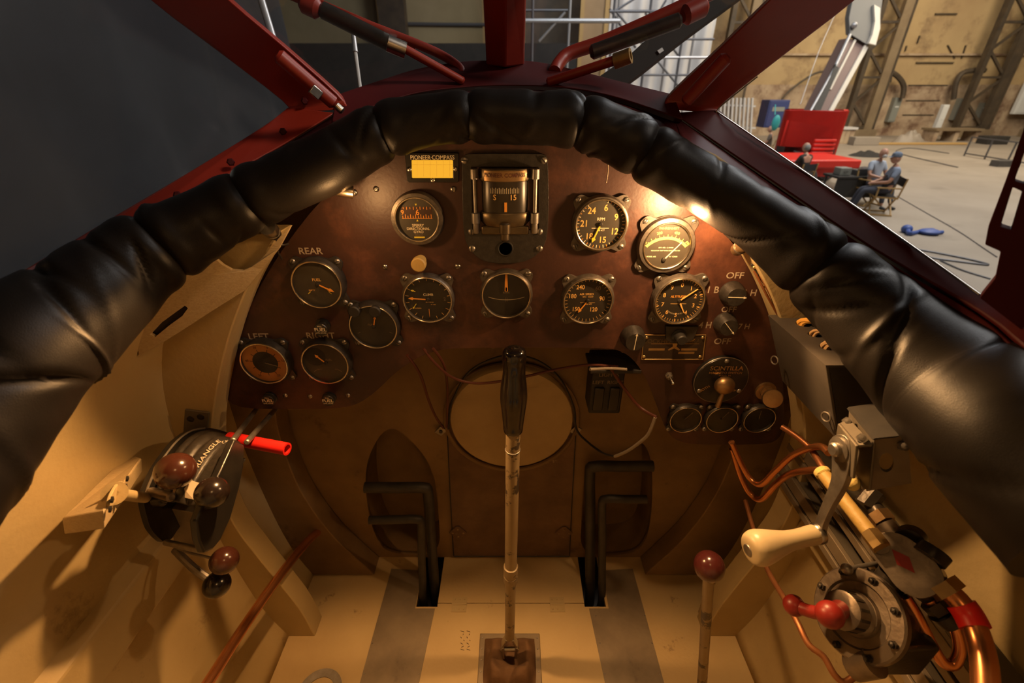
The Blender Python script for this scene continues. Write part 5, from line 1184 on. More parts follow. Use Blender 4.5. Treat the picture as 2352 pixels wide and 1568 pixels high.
mb = MB(); mb.rod(A(1950, 1305, .54), A(2015, 1293, .545), .0026); mb.ball(A(1945, 1306, .54), .0065); mb.build('stay_rod', M['dullsteel'], pu)
mb = MB(); mb.rod(A(2048, 1416, .52), A(2092, 1410, .52), .0034); mb.build('stay_rod', M['steel'], pu)
mb = MB(); b1, b0 = A(1824, 1390, .535), A(1906, 1411, .498)
mb.tube([b0, b0.lerp(b1, .5)+V((0, 0, -.003)), b1], .0072, 14); mb.ball(b1, .0118, n=24); mb.ball(b0, .0142, n=28); mb.cyl(b0, pf @ V((0, 0, .032)), .010); l = mb.build('lever', M['redlever'], pu, label='red lever with two ball ends')
mb = MB(); mb.plate([A(*p) for p in [(1934, 1475, .525), (1960, 1480, .52), (1972, 1530, .515), (1940, 1510, .52)]], (.004, .004, 0)); mb.build('tag_plate', M['redlever'], pu, smooth=False)
mb = MB(); mb.plate([A(*p) for p in [(2036, 1490, .505), (2048, 1485, .503), (2042, 1502, .504), (2032, 1504, .506)]], (.002, .003, 0)); mb.build('paper_tag', M['paper'], pu, smooth=False)
# ================================================================ HANGAR OUTSIDE
M['hfloor'] = mat('hangar_concrete_floor', (.34, .29, .235), .6, 0, (.24, .20, .16), .35, .8, .1, 30, dirt=((.18, .15, .12), .9, .58, .75))
M['hwall'] = mat('yellowed_concrete_wall', (.50, .36, .18), .8, 0, (.34, .22, .11), .22, .9, .2, 4, dirt=((.17, .10, .055), .6, .50, .70))
M['hlow'] = mat('pale_worn_wall', (.50, .38, .25), .8, 0, (.32, .21, .13), .8, .9, .2, 8, dirt=((.16, .085, .05), .9, .48, .66))
M['hsteel'] = mat('dark_hangar_steel', (.055, .042, .030), .6, .2, (.12, .085, .05), 2, .7)
M['htan'] = mat('tan_hangar_steel', (.26, .19, .11), .6, .1, (.16, .11, .065), 1.5, .7)
M['sheet'] = mat('white_sheeting', (.62, .60, .58), .7, 0, (.48, .46, .45), .6, .7)
M['scaff'] = mat('scaffold_tube', (.42, .42, .43), .4, .6)
M['scaffdark'] = mat('dark_scaffold_tube', (.12, .12, .13), .5, .5)
M['drape'] = mat('dark_blue_grey_drape', (.019, .0205, .025), .9, 0, (.011, .012, .015), 1.2, .8)
M['blackcloth'] = mat('black_cloth', (.02, .018, .016), .9, 0, (.035, .03, .025), 3, .6)
M['liftred'] = mat('lift_red_paint', (.72, .035, .022), .4, 0, (.55, .025, .018), 2, .4)
M['liftdark'] = mat('lift_brown_grey', (.17, .11, .10), .5, .2)
M['liftgrey'] = mat('lift_grey_plate', (.11, .11, .11), .5, .3)
M['liftwhite'] = mat('lift_pale_paint', (.66, .60, .50), .5)
M['rubber'] = mat('dusty_rubber', (.06, .055, .05), .8, 0, (.11, .10, .09), 8, .6)
M['blue'] = mat('blue_cabinet_paint', (.035, .05, .16), .5)
M['ebox'] = mat('grey_electric_box', (.24, .25, .22), .5)
M['white'] = mat('white_panel', (.66, .66, .64), .6)
M['teal'] = mat('teal_plastic', (.05, .42, .42), .5)
M['bluecable'] = mat('blue_cable', (.05, .10, .34), .5)
M['skin'] = mat('skin', (.52, .27, .18), .5)
M['shirt'] = mat('grey_blue_shirt', (.24, .29, .39), .9); M['shirt2'] = mat('pale_blue_shirt', (.40, .45, .54), .9)
M['vest'] = mat('dark_waistcoat', (.045, .045, .055), .9); M['brownvest'] = mat('grey_brown_top', (.15, .12, .10), .9)
M['trouser'] = mat('dark_trousers', (.045, .05, .07), .9); M['capgrey'] = mat('grey_blue_cap', (.15, .19, .26), .9)
M['shoe'] = mat('dark_shoe', (.03, .03, .03), .7); M['chairwood'] = mat('tan_chair_wood', (.45, .28, .10), .6); M['canvas'] = mat('black_canvas', (.02, .02, .022), .9)
M['hairgrey'] = mat('grey_hair', (.28, .27, .26), .9)
WY = 36.0
mb = MB(); mb.box((0, 14, -.05), (90, 60, .1)); struct(mb.build('floor_hangar', M['hfloor'], smooth=False), 'worn concrete hangar floor')
mb = MB(); mb.box((0, WY+.15, 10.2), (90, .3, 14)); hw = struct(mb.build('wall_far', M['hwall'], smooth=False), 'yellowed concrete far wall of the hangar')
mb = MB(); mb.box((25, WY-.02, 1.6), (50, .1, 3.2)); struct(mb.build('trim_9', M['hlow'], smooth=False), 'worn lower band of the far hangar wall')
mb = MB(); mb.box((-45, 14, 8.5), (.3, 60, 17)); struct(mb.build('wall_left_hangar', M['hlow'], smooth=False), 'side wall of the hangar')
mb = MB(); mb.box((45, 14, 8.5), (.3, 60, 17)); struct(mb.build('wall_right_hangar', M['hwall'], smooth=False), 'side wall of the hangar')
mb = MB(); mb.box((25, WY-.10, 4.95), (50, .18, .12)); mb.build('cable_tray', M['hlow'], hw, smooth=False)
mb = MB()
for x0, x1, y in ((2148, 2198, 32), (2104, 2190, 144), (2086, 2176, 196), (2080, 2158, 231), (2072, 2144, 264)):
    a, b = AY(x0, y, WY-.05), AY(x1, y, WY-.05); mb.beam(a, b, .10, .07)
mb.build('rust_slots', M['hsteel'], hw, smooth=False)
mb = MB()
for a, b in (((2176, 104), (2192, 134)), ((2218, 104), (2208, 134)), ((2112, 82), (2106, 100)), ((2082, 105), (2078, 118))):
    mb.beam(AY(*a, WY-.04), AY(*b, WY-.04), .14, .05)
mb.build('wall_bracket', M['hsteel'], hw, smooth=False)
# columns
def column(px, w, label, y=34.6, tan=True, base=302):
    b = AY(px, base, y); x = b.x; t = thing('lattice_column', label, 'column', (x, y, 0), 'steel lattice columns')
    mb = MB(); mb.box((x+w/2, y, 7), (.55, .35, 14)); mb.build('front_chord', M['htan' if tan else 'hsteel'], t, smooth=False)
    mb = MB(); mb.box((x+w/2+.34, y+.05, 7), (.14, .5, 14)); mb.box((x-w/2, y+.1, 7), (.28, .4, 14)); mb.build('chord', M['hsteel'], t, smooth=False)
    mb = MB()
    for i in range(9):
        z = .6+i*1.5; s = 1 if i % 2 else -1
        mb.beam((x-s*w/2, y, z), (x+s*w/2, y, z+1.5), .14, .14); 
        if i % 2 == 0: mb.beam((x-w/2, y, z), (x+w/2, y, z), .18, .14)
    mb.build('lattice_bracing', M['hsteel'], t, smooth=False)
    mb = MB(); mb.box((x, y, .25), (w+1.0, .9, .5)); mb.build('base_shoe', M['htan'], t, smooth=False)
column(1962, 1.5, 'tan lattice column behind the raised arm of the red boom lift')
column(2222, 1.7, 'dark lattice column right of the yellow wall patch', tan=False)
column(2400, 1.9, 'dark lattice column at the right edge of the window', tan=False, base=310)
column(1655, 1.3, 'dim lattice column seen through the right windscreen pane', y=34.8)
# wall furniture
def wbox(name, label, cat, x0, x1, y0, y1, mtl, y=35.2, dep=.5, grp=None, extra=None):
    a, b = AY(x0, y1, y), AY(x1, y0, y); t = thing(name, label, cat, ((a.x+b.x)/2, y, a.z), grp)
    mb = MB(); mb.box(((a.x+b.x)/2, y, (a.z+b.z)/2), (b.x-a.x, dep, b.z-a.z)); mb.build('body', M[mtl], t, smooth=False, bevel=.03)
    mb = MB(); mb.box(((a.x+b.x)/2, y-dep/2-.01, (a.z+b.z)/2), ((b.x-a.x)*.88, .03, (b.z-a.z)*.9)); dd = mb.build('door', M[mtl], t, smooth=False, bevel=.01)
    if extra == 'sign':
        q = V(((a.x+b.x)/2, y-dep/2-.03, (a.z+b.z)/2)); mb = MB(); mb.prism([(-.2, -.42), (.2, -.42), (0, -.05)], 0, .02, PF(q)); mb.build('warning_sign', M['yellow'], t, smooth=False)
        mb = MB(); mb.box((q.x, q.y, q.z+.25), (.7, .02, .22)); mb.build('pale_label', M['ebox'], t, smooth=False)
    else:
        mb = MB(); mb.box(((a.x+b.x)/2, y-dep/2-.03, (a.z+b.z)/2+.2), ((b.x-a.x)*.5, .02, .08)); mb.build('pale_label', M['white'], t, smooth=False)
    return t
wbox('cabinet', 'tall dark blue cabinet with a yellow warning sign behind the red lift', 'cabinet', 1744, 1806, 229, 292, 'blue', 30, 1.0, extra='sign')
wbox('electric_box', 'grey electric box on the wall right of the tan column', 'electric box', 2034, 2070, 224, 280, 'ebox', 35.75, .4, 'grey electric boxes on the far wall')
wbox('electric_box', 'grey electric box on the wall left of the dark column', 'electric box', 2182, 2216, 226, 276, 'ebox', 35.75, .4, 'grey electric boxes on the far wall')
wbox('electric_box', 'smaller grey box with yellow top right of the dark column', 'electric box', 2238, 2262, 236, 274, 'ebox', 35.75, .4, 'grey electric boxes on the far wall')
wbox('tank_box', 'tall white panel standing on end before the far wall', 'panel', 2146, 2166, 240, 320, 'white', 33.0, .3)
wbox('window_panel', 'white wall panel at the far right edge of the window', 'panel', 2322, 2420, 180, 262, 'white', 35.4, .3)
def hpipe(pts, r, m, label, name='wall_conduit', y=35.3, cat='conduit', grp='conduits on the far wall'):
    return tag(MB().tube([AY(a, b, y) for a, b in pts], r, 8, 4).build(name, M[m]), label, cat, grp)
hpipe([(2072, 226), (2076, 200), (2066, 180), (2048, 168), (2040, 190)], .16, 'hsteel', 'curved dark conduit above the left electric box')
hpipe([(2190, 228), (2196, 190), (2210, 168), (2236, 162), (2262, 162)], .16, 'hsteel', 'curved dark conduit above the right electric box')
hpipe([(1796, 228), (1812, 210), (1846, 184), (1880, 166), (1920, 164)], .07, 'hsteel', 'thin black cable running up from the blue cabinet')
# items on the floor by the wall
def gbox(name, label, cat, x0, x1, y1, h, dep, mtl, grp=None, legs=False):
    a, b = AZ(x0, y1, 2.8), AZ(x1, y1, 2.8); y = a.y
    t = thing(name, label, cat, ((a.x+b.x)/2, y, 0), grp)
    mb = MB()
    if legs:
        mb.box(((a.x+b.x)/2, y+dep/2, h-.06), (b.x-a.x, dep, .12)); mb.build('top', M[mtl], t, smooth=False)
        for sx in (a.x+.2, (a.x+b.x)/2, b.x-.2):
            m2 = MB(); m2.box((sx, y+dep/2, (h-.12)/2), (.25, dep*.8, h-.12)); m2.build('support', M['hlow'], t, smooth=False)
    else:
        mb.box(((a.x+b.x)/2, y+dep/2, h/2), (b.x-a.x, dep, h)); mb.build('body', M[mtl], t, smooth=False, bevel=.03)
    return t
gbox('bench', 'long low dark topped bench before the far wall', 'bench', 2140, 2250, 326, .75, 1.2, 'htan', legs=True)
gbox('timber', 'pale timber plank lying on the floor before the low bench', 'timber', 2016, 2222, 333, .12, .3, 'chairwood')
gbox('table', 'small grey table beside the red boom lift', 'table', 1925, 1960, 330, .9, .8, 'sheet', legs=True)
gbox('crate', 'dark flat crate on the floor at the right of the window', 'crate', 2266, 2314, 332, .45, .8, 'blackcloth')
gbox('log_roll', 'long dusty roll lying beside the small grey table', 'roll', 1960, 2018, 334, .45, .6, 'hfloor')
def heap(name, label, cat, px0, px1, py, h, dep, mtl, seed):
    a, b = AZ(px0, py, 2.8), AZ(px1, py, 2.8); rx = (b.x-a.x)/2; cx_, cy_ = (a.x+b.x)/2, a.y+dep/2
    def f(u, v):
        th = 2*PI*u; r = v; x = r*math.cos(th); y = r*math.sin(th); z = h*(1-r*r)*(.6+.8*abs(noise.noise(V((x*2.3, y*2.3, seed)))))
        return V((cx_+x*rx, cy_+y*dep/2, z*(1 if v < 1 else 0)+.001))
    return tag(MB().grid(f, 36, 10, True).build(name, M[mtl], ang=70), label, cat)
heap('tarp', 'flat black tarp heap lying on the hangar floor behind the seated people', 'tarp', 1972, 2054, 362, .26, 1.3, 'blackcloth', 3)
heap('rubble_heap', 'dusty heap of sheeting left of the low bench', 'heap', 2066, 2140, 330, .8, 1.2, 'hfloor', 8)
# barrier frame
t = thing('barrier_frame', 'low thin metal barrier frame standing on the right of the hangar floor', 'barrier', AZ(2290, 372, 2.8))
a, b = AZ(2214, 358, 2.8), AZ(2370, 384, 2.8)
mb = MB()
for z in (.12, .85): mb.beam(a+V((0, 0, z)), b+V((0, 0, z)), .05, .05)
mb.build('frame_rail', M['scaffdark'], t, smooth=False)
for k in range(4):
    p = a.lerp(b, k/3); mb = MB(); mb.beam(p, p+V((0, 0, .87)), .05, .05, (0, 1, 0)); mb.build('frame_post', M['scaffdark'], t, smooth=False)
p = AZ(2305, 382, 2.8); mb = MB(); mb.box((p.x, p.y, .12), (.9, .4, .24)); mb.build('foot_weight', M['rubber'], t, smooth=False)
# white slat fence by the window corner
t = thing('slat_fence', 'white slatted panel fence beyond the window corner left of the blue cabinet', 'fence', AY(1690, 300, 27))
for k in range(9):
    p0, p1 = AY(1650+k*9, 330, 27), AY(1656+k*9, 225, 27); mb = MB(); mb.beam(p0, p1, .14, .08); mb.build('slat', M['sheet'], t, smooth=False)
mb = MB()
for y in (240, 290): mb.beam(AY(1645, y, 27.1), AY(1735, y+4, 27.1), .10, .08)
mb.build('cross_rail', M['sheet'], t, smooth=False)
# cables on floor
def fcable(pts, r, m, label, cat='cable', name='floor_cable', grp=None):
    P = [AZ(a, b, 2.8-r) for a, b in pts]; return tag(MB().tube(P, r, 6, 5).build(name, M[m]), label, cat, grp)
fcable([(2075, 575), (2130, 590), (2200, 600), (2270, 608), (2230, 596), (2150, 580), (2090, 570)], .018, 'scaffdark', 'dark cable loop on the hangar floor near the red post')
fcable([(2060, 450), (2130, 490), (2200, 530), (2260, 570), (2290, 590)], .010, 'scaffdark', 'thin dark cable trailing from the chairs across the hangar floor')
fcable([(2160, 598), (2210, 620), (2275, 640)], .014, 'scaffdark', 'short dark cable near the bottom of the right window')
fcable([(2180, 352), (2090, 340), (2060, 350), (2160, 375), (2200, 384)], .02, 'scaffdark', 'dark cable line on the floor before the low bench')
t = thing('cable_bundle', 'bright blue cable bundle lying on the hangar floor', 'cable', AZ(2120, 532, 2.8))
mb = MB(); mb.tube([AZ(2082, 528, 2.76), AZ(2086, 520, 2.72), AZ(2088, 535, 2.74), AZ(2112, 532, 2.77), AZ(2140, 528, 2.72), AZ(2150, 534, 2.76), AZ(2164, 533, 2.76)], .045, 8); mb.build('cable', M['bluecable'], t)
mb = MB(); mb.ball(AZ(2083, 526, 2.72), .11, (1, 1, .9), 14); mb.ball(AZ(2135, 532, 2.74), .17, (1.3, 1, .4), 14); mb.build('plug', M['bluecable'], t)
# ---------------------------------------------------------------- red boom lift
D0 = 16.7
lf = thing('boom_lift', 'bright red boom lift with a pale raised arm behind the seated people', 'boom lift', (A(1850, 360, D0).x, 17.4, 0))
cx_, cy_ = A(1856, 320, D0).x, A(1856, 320, D0).y
zt, zb_ = A(1850, 262, D0).z, A(1850, 352, D0).z
def rr(w, d, r, n=6):
    out = []
    for sx, sy, a0 in ((1, 1, 0), (-1, 1, 90), (-1, -1, 180), (1, -1, 270)):
        for i in range(n+1):
            a = math.radians(a0+90*i/n); out.append((sx*(w/2-r)+r*math.cos(a), sy*(d/2-r)+r*math.sin(a)))
    return out
T = Matrix.Translation((cx_, cy_, 0)) @ Matrix.Rotation(math.radians(-32), 4, 'Z')
mb = MB(); mb.prism(rr(1.95, 1.8, .35), zb_-.25, zt+.16, T, [rr(1.65, 1.5, .25)])
for v_ in mb.v:
    if v_.z > zb_+.1: v_.z -= max(0, min(1, (cy_+.75-v_.y)/1.7))*.50; mb.build('turret_shell', M['liftred'], lf, bevel=.04)
mb = MB(); mb.prism(rr(1.9, 1.8, .3), zb_-.3, zb_+.25, T); mb.build('turret_floor', M['blackmatt'], lf)
q = A(1893, 345, D0-1.0); mb = MB()
for i in range(4): mb.box((q.x, q.y+.1, q.z-.10+i*.13), (.75, .10, .09), Matrix.Identity(4))
mb.build('grille_rib', M['liftred'], lf, bevel=.02)
mb = MB(); mb.text('8048', PF(V((q.x+.05, q.y-.10, q.z-.32))), .26); mb.build('lettering', M['white'], lf, smooth=False)
mb = MB(); zc_ = A(1910, 384, D0).z; mb.box((9.75, 16.1, .80), (2.3, 2.0, .26)); mb.box((9.7, 16.1, .55), (2.0, 1.7, .30)); mb.build('chassis', M['liftred'], lf, bevel=.05)
mb = MB(); mb.cyl(V((cx_-.2, cy_-.5, 1.1)), V((cx_-.1, cy_-.2, zb_-.2)), .6, .6, 24); mb.build('slew_ring', M['blackmatt'], lf)
for dx, dy in ((11.15, 15.2), (11.15, 17.1), (9.3, 15.2), (9.3, 17.1)):
    p = V((dx, dy, .36)); mb = MB(); mb.lathe([(.14, -.14), (.32, -.14), (.36, -.09), (.36, .09), (.32, .14), (.14, .14)], axisM(p, (0, -1, 0)), 28); w = mb.build('wheel', M['rubber'], lf)
    mb = MB(); mb.lathe([(.17, .09), (.16, .13), (.07, .15), (0, .15)], axisM(p, (0, -1, 0)), 20); mb.build('wheel_hub', M['liftdark'], w)
    mb = MB(); mb.cyl((p.x, p.y, .36), (p.x, 16.1, .52), .10); mb.build('axle', M['blackmatt'], lf)
def bp_(pts, d, th, nm, m): mb = MB(); mb.plate([A(x, y, d) for x, y in pts], (0, th, 0)); return mb.build(nm, M[m], lf, smooth=False, bevel=.015)
bp_([(1868, 318), (1840, 300), (1946, 88), (1996, 96), (1878, 312)], D0-.2, .5, 'lower_boom', 'liftdark')
bp_([(1872, 314), (1880, 318), (1999, 102), (1990, 98)], D0-.27, .08, 'boom_edge', 'liftwhite')
bp_([(1905, 205), (1910, 206), (1968, 92), (1964, 90)], D0-.26, .07, 'boom_edge', 'liftwhite')
bp_([(1868, 252), (1884, 256), (1928, 156), (1920, 148)], D0-.35, .12, 'cylinder', 'blackmatt')
mb = MB(); mb.cyl(A(1845, 285, D0-.3), A(1922, 148, D0-.3), .05); mb.cyl(A(1920, 150, D0-.3), A(1952, 80, D0-.3), .06); mb.build('ram', M['scaff'], lf)
bp_([(1952, 78), (1950, 40), (1962, -20), (2030, -20), (2022, 40), (2014, 92), (1994, 104)], D0-.32, .25, 'elbow_plate', 'liftgrey')
bp_([(1996, 100), (2012, 104), (2022, 66), (2022, 18), (2008, 10), (2010, 50), (2004, 80)], D0-.42, .12, 'elbow_guard', 'liftwhite')
bp_([(1982, 8), (2006, 12), (2016, -70), (1990, -70)], D0-.2, .4, 'upper_boom', 'scaff')
mb = MB(); mb.ball(A(1962, 58, D0-.4), .10); mb.cyl(A(1962, 58, D0-.45), A(1962, 58, D0-.2), .08); mb.build('pivot_pin', M['scaff'], lf)
mb = MB(); mb.tube([A(1838, 240, D0), A(1880, 120, D0), A(1922, 20, D0), A(1930, -40, D0)], .012, 6); tag(mb.build('hanging_line', M['scaff']), 'thin slanting line left of the boom lift arm', 'line')
# ---------------------------------------------------------------- people and chairs
def skin_chain(name, chains, mtl, par, sub=2):
    vs = []; rad = []; ed = []; idx_ = {}
    for ch in chains:
        prev = None
        for p, r in ch:
            k = tuple(round(c, 4) for c in p)
            if k not in idx_: idx_[k] = len(vs); vs.append(V(p)); rad.append(r)
            i = idx_[k]
            if prev is not None and prev != i: ed.append((prev, i))
            prev = i
    me = bpy.data.meshes.new(name); me.from_pydata(vs, ed, []); o = bpy.data.objects.new(name, me); C.objects.link(o)
    o.modifiers.new('Skin', 'SKIN'); sv = me.skin_vertices[0].data
    for i, r in enumerate(rad): sv[i].radius = (r, r) if not isinstance(r, tuple) else r
    sv[0].use_root = True
    s = o.modifiers.new('Sub', 'SUBSURF'); s.levels = sub; s.render_levels = sub
    dg = bpy.context.evaluated_depsgraph_get(); me2 = bpy.data.meshes.new_from_object(o.evaluated_get(dg)); me2.name = name
    bpy.data.objects.remove(o); bpy.data.meshes.remove(me)
    me2.polygons.foreach_set('use_smooth', [True]*len(me2.polygons)); me2.materials.clear(); me2.materials.append(mtl)
    o = bpy.data.objects.new(name, me2); C.objects.link(o); o.parent = par; ORG[o.name] = V((0, 0, 0)); return o
def local_build(mb, name, m, par):
    ORG['__loc'] = None
    lo = ORG[par.name]; ORG[par.name] = V((0, 0, 0)); o = mb.build(name, m, par); ORG[par.name] = lo; return o
def seated(label, loc, rz, shirt, cap, mask, vest=None, hair=None, chairz=.47, sc=1.06):
    t = thing('person', label, 'person', loc); t.rotation_euler = (0, 0, rz); t.scale = (sc, sc, sc)
    # faces +Y locally, hips at the seat
    H = (0, -.02, chairz+.09); W = (0, -.05, chairz+.28); CH = (0, -.06, chairz+.48); N0 = (0, -.04, chairz+.62); N1 = (0, -.01, chairz+.69)
    sh = lambda s: (s*.18, -.06, chairz+.555); el = lambda s: (s*.25, .05, chairz+.30); wr = lambda s: (s*.09, .26, chairz+.25); ha = lambda s: (s*.045, .32, chairz+.24)
    kn = lambda s: (s*.12, .45, chairz+.08); an = lambda s: (s*.13, .58, .09); to = lambda s: (s*.15, .74, .045)
    hip = lambda s: (s*.085, .02, chairz+.075)
    ch = [[(H, .13), (W, .115), (CH, .135), (N0, .055), (N1, .05)]]
    for s in (-1, 1):
        ch += [[(CH, .135), (sh(s), .058), (el(s), .043), (wr(s), .029), (ha(s), .033)], [(H, .13), (hip(s), .085), (kn(s), .058), (an(s), .038)]]
        for k in range(4):
            b = V(ha(s)); f1 = b+V((-s*.012+.010*(k-1.5)*s, .035, -.008-.004*k)); f2 = f1+V((-s*.012, .022, -.016)); ch.append([(ha(s), .033), (tuple(f1), .010), (tuple(f2), .008)])
        b = V(ha(s)); ch.append([(ha(s), .033), (tuple(b+V((-s*.03, .01, .018))), .010), (tuple(b+V((-s*.04, .03, .016))), .008)])
    body = skin_chain('body', ch, M['skin'], t)
    mb = MB(); hc = V((0, .015, chairz+.80)); mb.ball(hc, .105, (.78, .95, 1.14), 24); mb.ball(hc+V((0, .100, -.012)), .018, (.7, 1, 1.2), 10)
    for s in (-1, 1): mb.ball(hc+V((s*.083, -.005, -.01)), .024, (.4, .8, 1.2), 10)
    hd = local_build(mb, 'head', M['skin'], t)
    mb = MB()
    for s in (-1, 1): mb.ball(hc+V((s*.033, .088, .018)), .011, (1, .6, .8), 10)
    local_build(mb, 'eyes', M['blackmatt'], hd)
    if not mask: mb = MB(); mb.ball(hc+V((0, .092, -.058)), .02, (1.2, .4, .3), 10); local_build(mb, 'mouth', M['redlever'], hd)
    else: mb = MB(); mb.ball(hc+V((0, .06, -.052)), .062, (1.05, .85, .85), 16); local_build(mb, 'face_mask', M['white'], t)
    cl = [[(H, .145), (W, .132), (CH, .150), (N0, .066)]]
    for s in (-1, 1): cl.append([(CH, .150), (sh(s), .072), (tuple(V(sh(s)).lerp(V(el(s)), .75)), .058)])
    skin_chain('shirt', cl, M[shirt], t)
    if vest: skin_chain('waistcoat', [[(tuple(V(H)+V((0, .005, 0))), .152), (tuple(V(W)+V((0, .012, 0))), .147), (tuple(V(CH)+V((0, .012, -.02))), .162)]], M[vest], t)
    tr = [[(H, .142), (tuple(V(H)+V((0, 0, .06))), .135)]]
    for s in (-1, 1): tr.append([(H, .142), (hip(s), .100), (kn(s), .074), (tuple(V(kn(s)).lerp(V(an(s)), .9)), .055)])
    skin_chain('trousers', tr, M['trouser'], t)
    for s in (-1, 1): skin_chain('shoe', [[(tuple(V(an(s))+V((0, -.02, -.03))), .045), (tuple(V(an(s))+V((0, .07, -.045))), .042), (to(s), .034)]], M['shoe'], t)
    if cap:
        mb = MB(); mb.lathe([(.094, 0), (.096, .03), (.085, .075), (.05, .105), (0, .115)], Matrix.Translation(hc+V((0, 0, .035))) @ Matrix.Diagonal((.92, 1.08, 1, 1)), 24); mb.grid(lambda u, v: hc+V(((u-.5)*.15, .085+v*.085*(1-(2*u-1)**2*.6), .045-.02*v)), 8, 4); local_build(mb, 'cap', M[cap], t)
    elif hair:
        mb = MB(); mb.ball(hc+V((0, -.03, -.002)), .102, (.82, .86, .95), 20); local_build(mb, 'hair', M[hair], t)
    return t
def director_chair(label, loc, rz, z=.47):
    t = thing('director_chair', label, 'chair', loc, 'folding chairs in the hangar'); t.rotation_euler = (0, 0, rz)
    for s in (-1, 1):
        mb = MB(); mb.beam((s*.27, .22, .02), (-s*.27+s*.02, .20, z-.03), .03, .03); local_build(mb, 'leg', M['chairwood'], t); mb = MB(); mb.beam((s*.27, -.24, .02), (-s*.27+s*.02, -.22, z-.03), .03, .03); local_build(mb, 'leg', M['chairwood'], t)
        mb = MB(); mb.beam((s*.28, -.26, .02), (s*.28, .26, .02), .035, .035); local_build(mb, 'foot_rail', M['chairwood'], t)
        mb = MB(); mb.beam((s*.28, -.24, z-.02), (s*.28, .24, z-.02), .035, .035); local_build(mb, 'seat_rail', M['chairwood'], t)
        mb = MB(); mb.beam((s*.29, .22, z-.02), (s*.29, .22, z+.20), .03, .03, (0, 1, 0)); mb.beam((s*.29, -.25, z+.21), (s*.29, .26, z+.21), .055, .025); local_build(mb, 'arm_rest', M['chairwood'], t)
        mb = MB(); mb.beam((s*.28, -.24, z-.05), (s*.28, -.30, z+.45), .03, .03, (0, 1, 0)); local_build(mb, 'back_post', M['chairwood'], t)
    mb = MB(); mb.box((0, 0, z-.005), (.56, .44, .012)); local_build(mb, 'canvas_seat', M['canvas'], t)
    mb = MB(); mb.box((0, -.285, z+.34), (.58, .012, .20)); local_build(mb, 'canvas_back', M['canvas'], t)
    return t
p = AZ(2012, 490, 2.8); director_chair('tan folding chair with black canvas under the man in the cap', p, math.radians(68)); seated('person in a grey blue cap and dark waistcoat seated in a folding chair', p, math.radians(68), 'shirt', 'capgrey', False, 'vest')
p = AZ(1986, 470, 2.8); director_chair('tan folding chair under the bald masked person', p, math.radians(190)); seated('bald person in a pale blue shirt and white face mask seated in a chair', p, math.radians(190), 'shirt2', None, True)
p = AZ(1822, 446, 2.8); director_chair('folding chair under the person in black by the lift', p, math.radians(20)); seated('person in black with grey hair seated with back turned before the red lift', p, math.radians(20), 'blackcloth', None, False, None, 'hairgrey')
p = AZ(1752, 372, 2.8); director_chair('folding chair under the person at the window corner left of the lift', p, math.radians(60)); seated('person in brown top seated left of the red lift at the window edge', p, math.radians(60), 'brownvest', None, False, None, 'hairgrey')
q = AZ(1940, 462, 2.8); t = thing('equipment_table', 'low black cloth covered table with gear left of the seated people', 'table', q)
mb = MB(); mb.box((q.x, q.y, .70), (1.3, .7, .06)); mb.build('table_top', M['blackcloth'], t, smooth=False, bevel=.01)
mb = MB(); mb.box((q.x, q.y-.33, .42), (1.26, .02, .50)); mb.build('cloth_skirt', M['blackcloth'], t, smooth=False)
for sx in (-.58, .58):
    for sy in (-.28, .28): mb = MB(); mb.box((q.x+sx, q.y+sy, .335), (.05, .05, .67)); mb.build('leg', M['scaffdark'], t, smooth=False)
for k, (dx, w, h, lab) in enumerate(((-.35, .32, .20, 'grey case lying at the left end of the black table'), (.10, .25, .14, 'small black case in the middle of the black table'), (.45, .20, .10, 'pale flat case at the right end of the black table'))):
    b_ = thing('gear_case', lab, 'case', (q.x+dx, q.y, .73), 'cases on the black table'); mb = MB(); mb.box((q.x+dx, q.y, .73+h/2), (w, .3, h)); mb.build('body', M[('ebox', 'rubber', 'scaff')[k]], b_, smooth=False, bevel=.015)
    mb = MB(); mb.tube([(q.x+dx-.06, q.y-.155, .73+h*.6), (q.x+dx, q.y-.175, .73+h*.6), (q.x+dx+.06, q.y-.155, .73+h*.6)], .008, 6); mb.build('handle', M['rubber'], b_)
t = thing('teal_bag', 'small teal plastic sack hanging left of the red lift', 'sack', A(1782, 285, 19)); mb = MB(); mb.ball(A(1782, 282, 19), .16, (1, .7, 1.9), 18); mb.build('sack', M['teal'], t)
mb = MB(); mb.tube([A(1780, 264, 19), A(1781, 240, 19)], .02, 6); mb.build('strap', M['teal'], t)
# ---------------------------------------------------------------- what the windscreen shows
def sc_pole(a, b, r, m, lab, d=20.0): return tag(MB().cyl(A(a[0], a[1], d), A(b[0], b[1], d), r, r, 10).build('pole', M[m]), lab, 'pole')
t = thing('scaffold', 'tube scaffold with diagonal braces behind the right windscreen pane', 'scaffold', (AY(1480, 200, 22).x, 22, 0))
def tv(px, y, r=.045, m='scaff', z1=12): x = AY(px, 120, y).x; return MB().cyl((x, y, 0), (x, y, z1), r, r, 8).build('upright', M[m], t)
for px, y, m in ((1222, 20, 'scaffdark'), (1304, 20, 'scaff'), (1402, 21, 'scaffdark'), (1482, 21, 'scaffdark'), (1530, 22, 'scaff'), (1562, 21, 'scaffdark'), (1588, 22, 'scaff'), (1412, 22, 'scaff')): tv(px, y, .05, m)
def hz_(x0, x1, py, y, m='scaff', r=.05): a, b = AY(x0, py, y), AY(x1, py, y); return MB().cyl(a, V((b.x, y, a.z)), r, r, 8).build('ledger', M[m], t)
for a in ((1206, 1424, 48, 20, 'scaff', .075), (1400, 1640, 26, 21, 'scaffdark', .05), (1400, 1640, 90, 21, 'scaffdark', .04), (1400, 1660, 132, 21, 'scaff', .05), (1400, 1640, 172, 21, 'scaffdark', .04), (1206, 1304, 24, 20, 'scaffdark', .04)): hz_(*a)
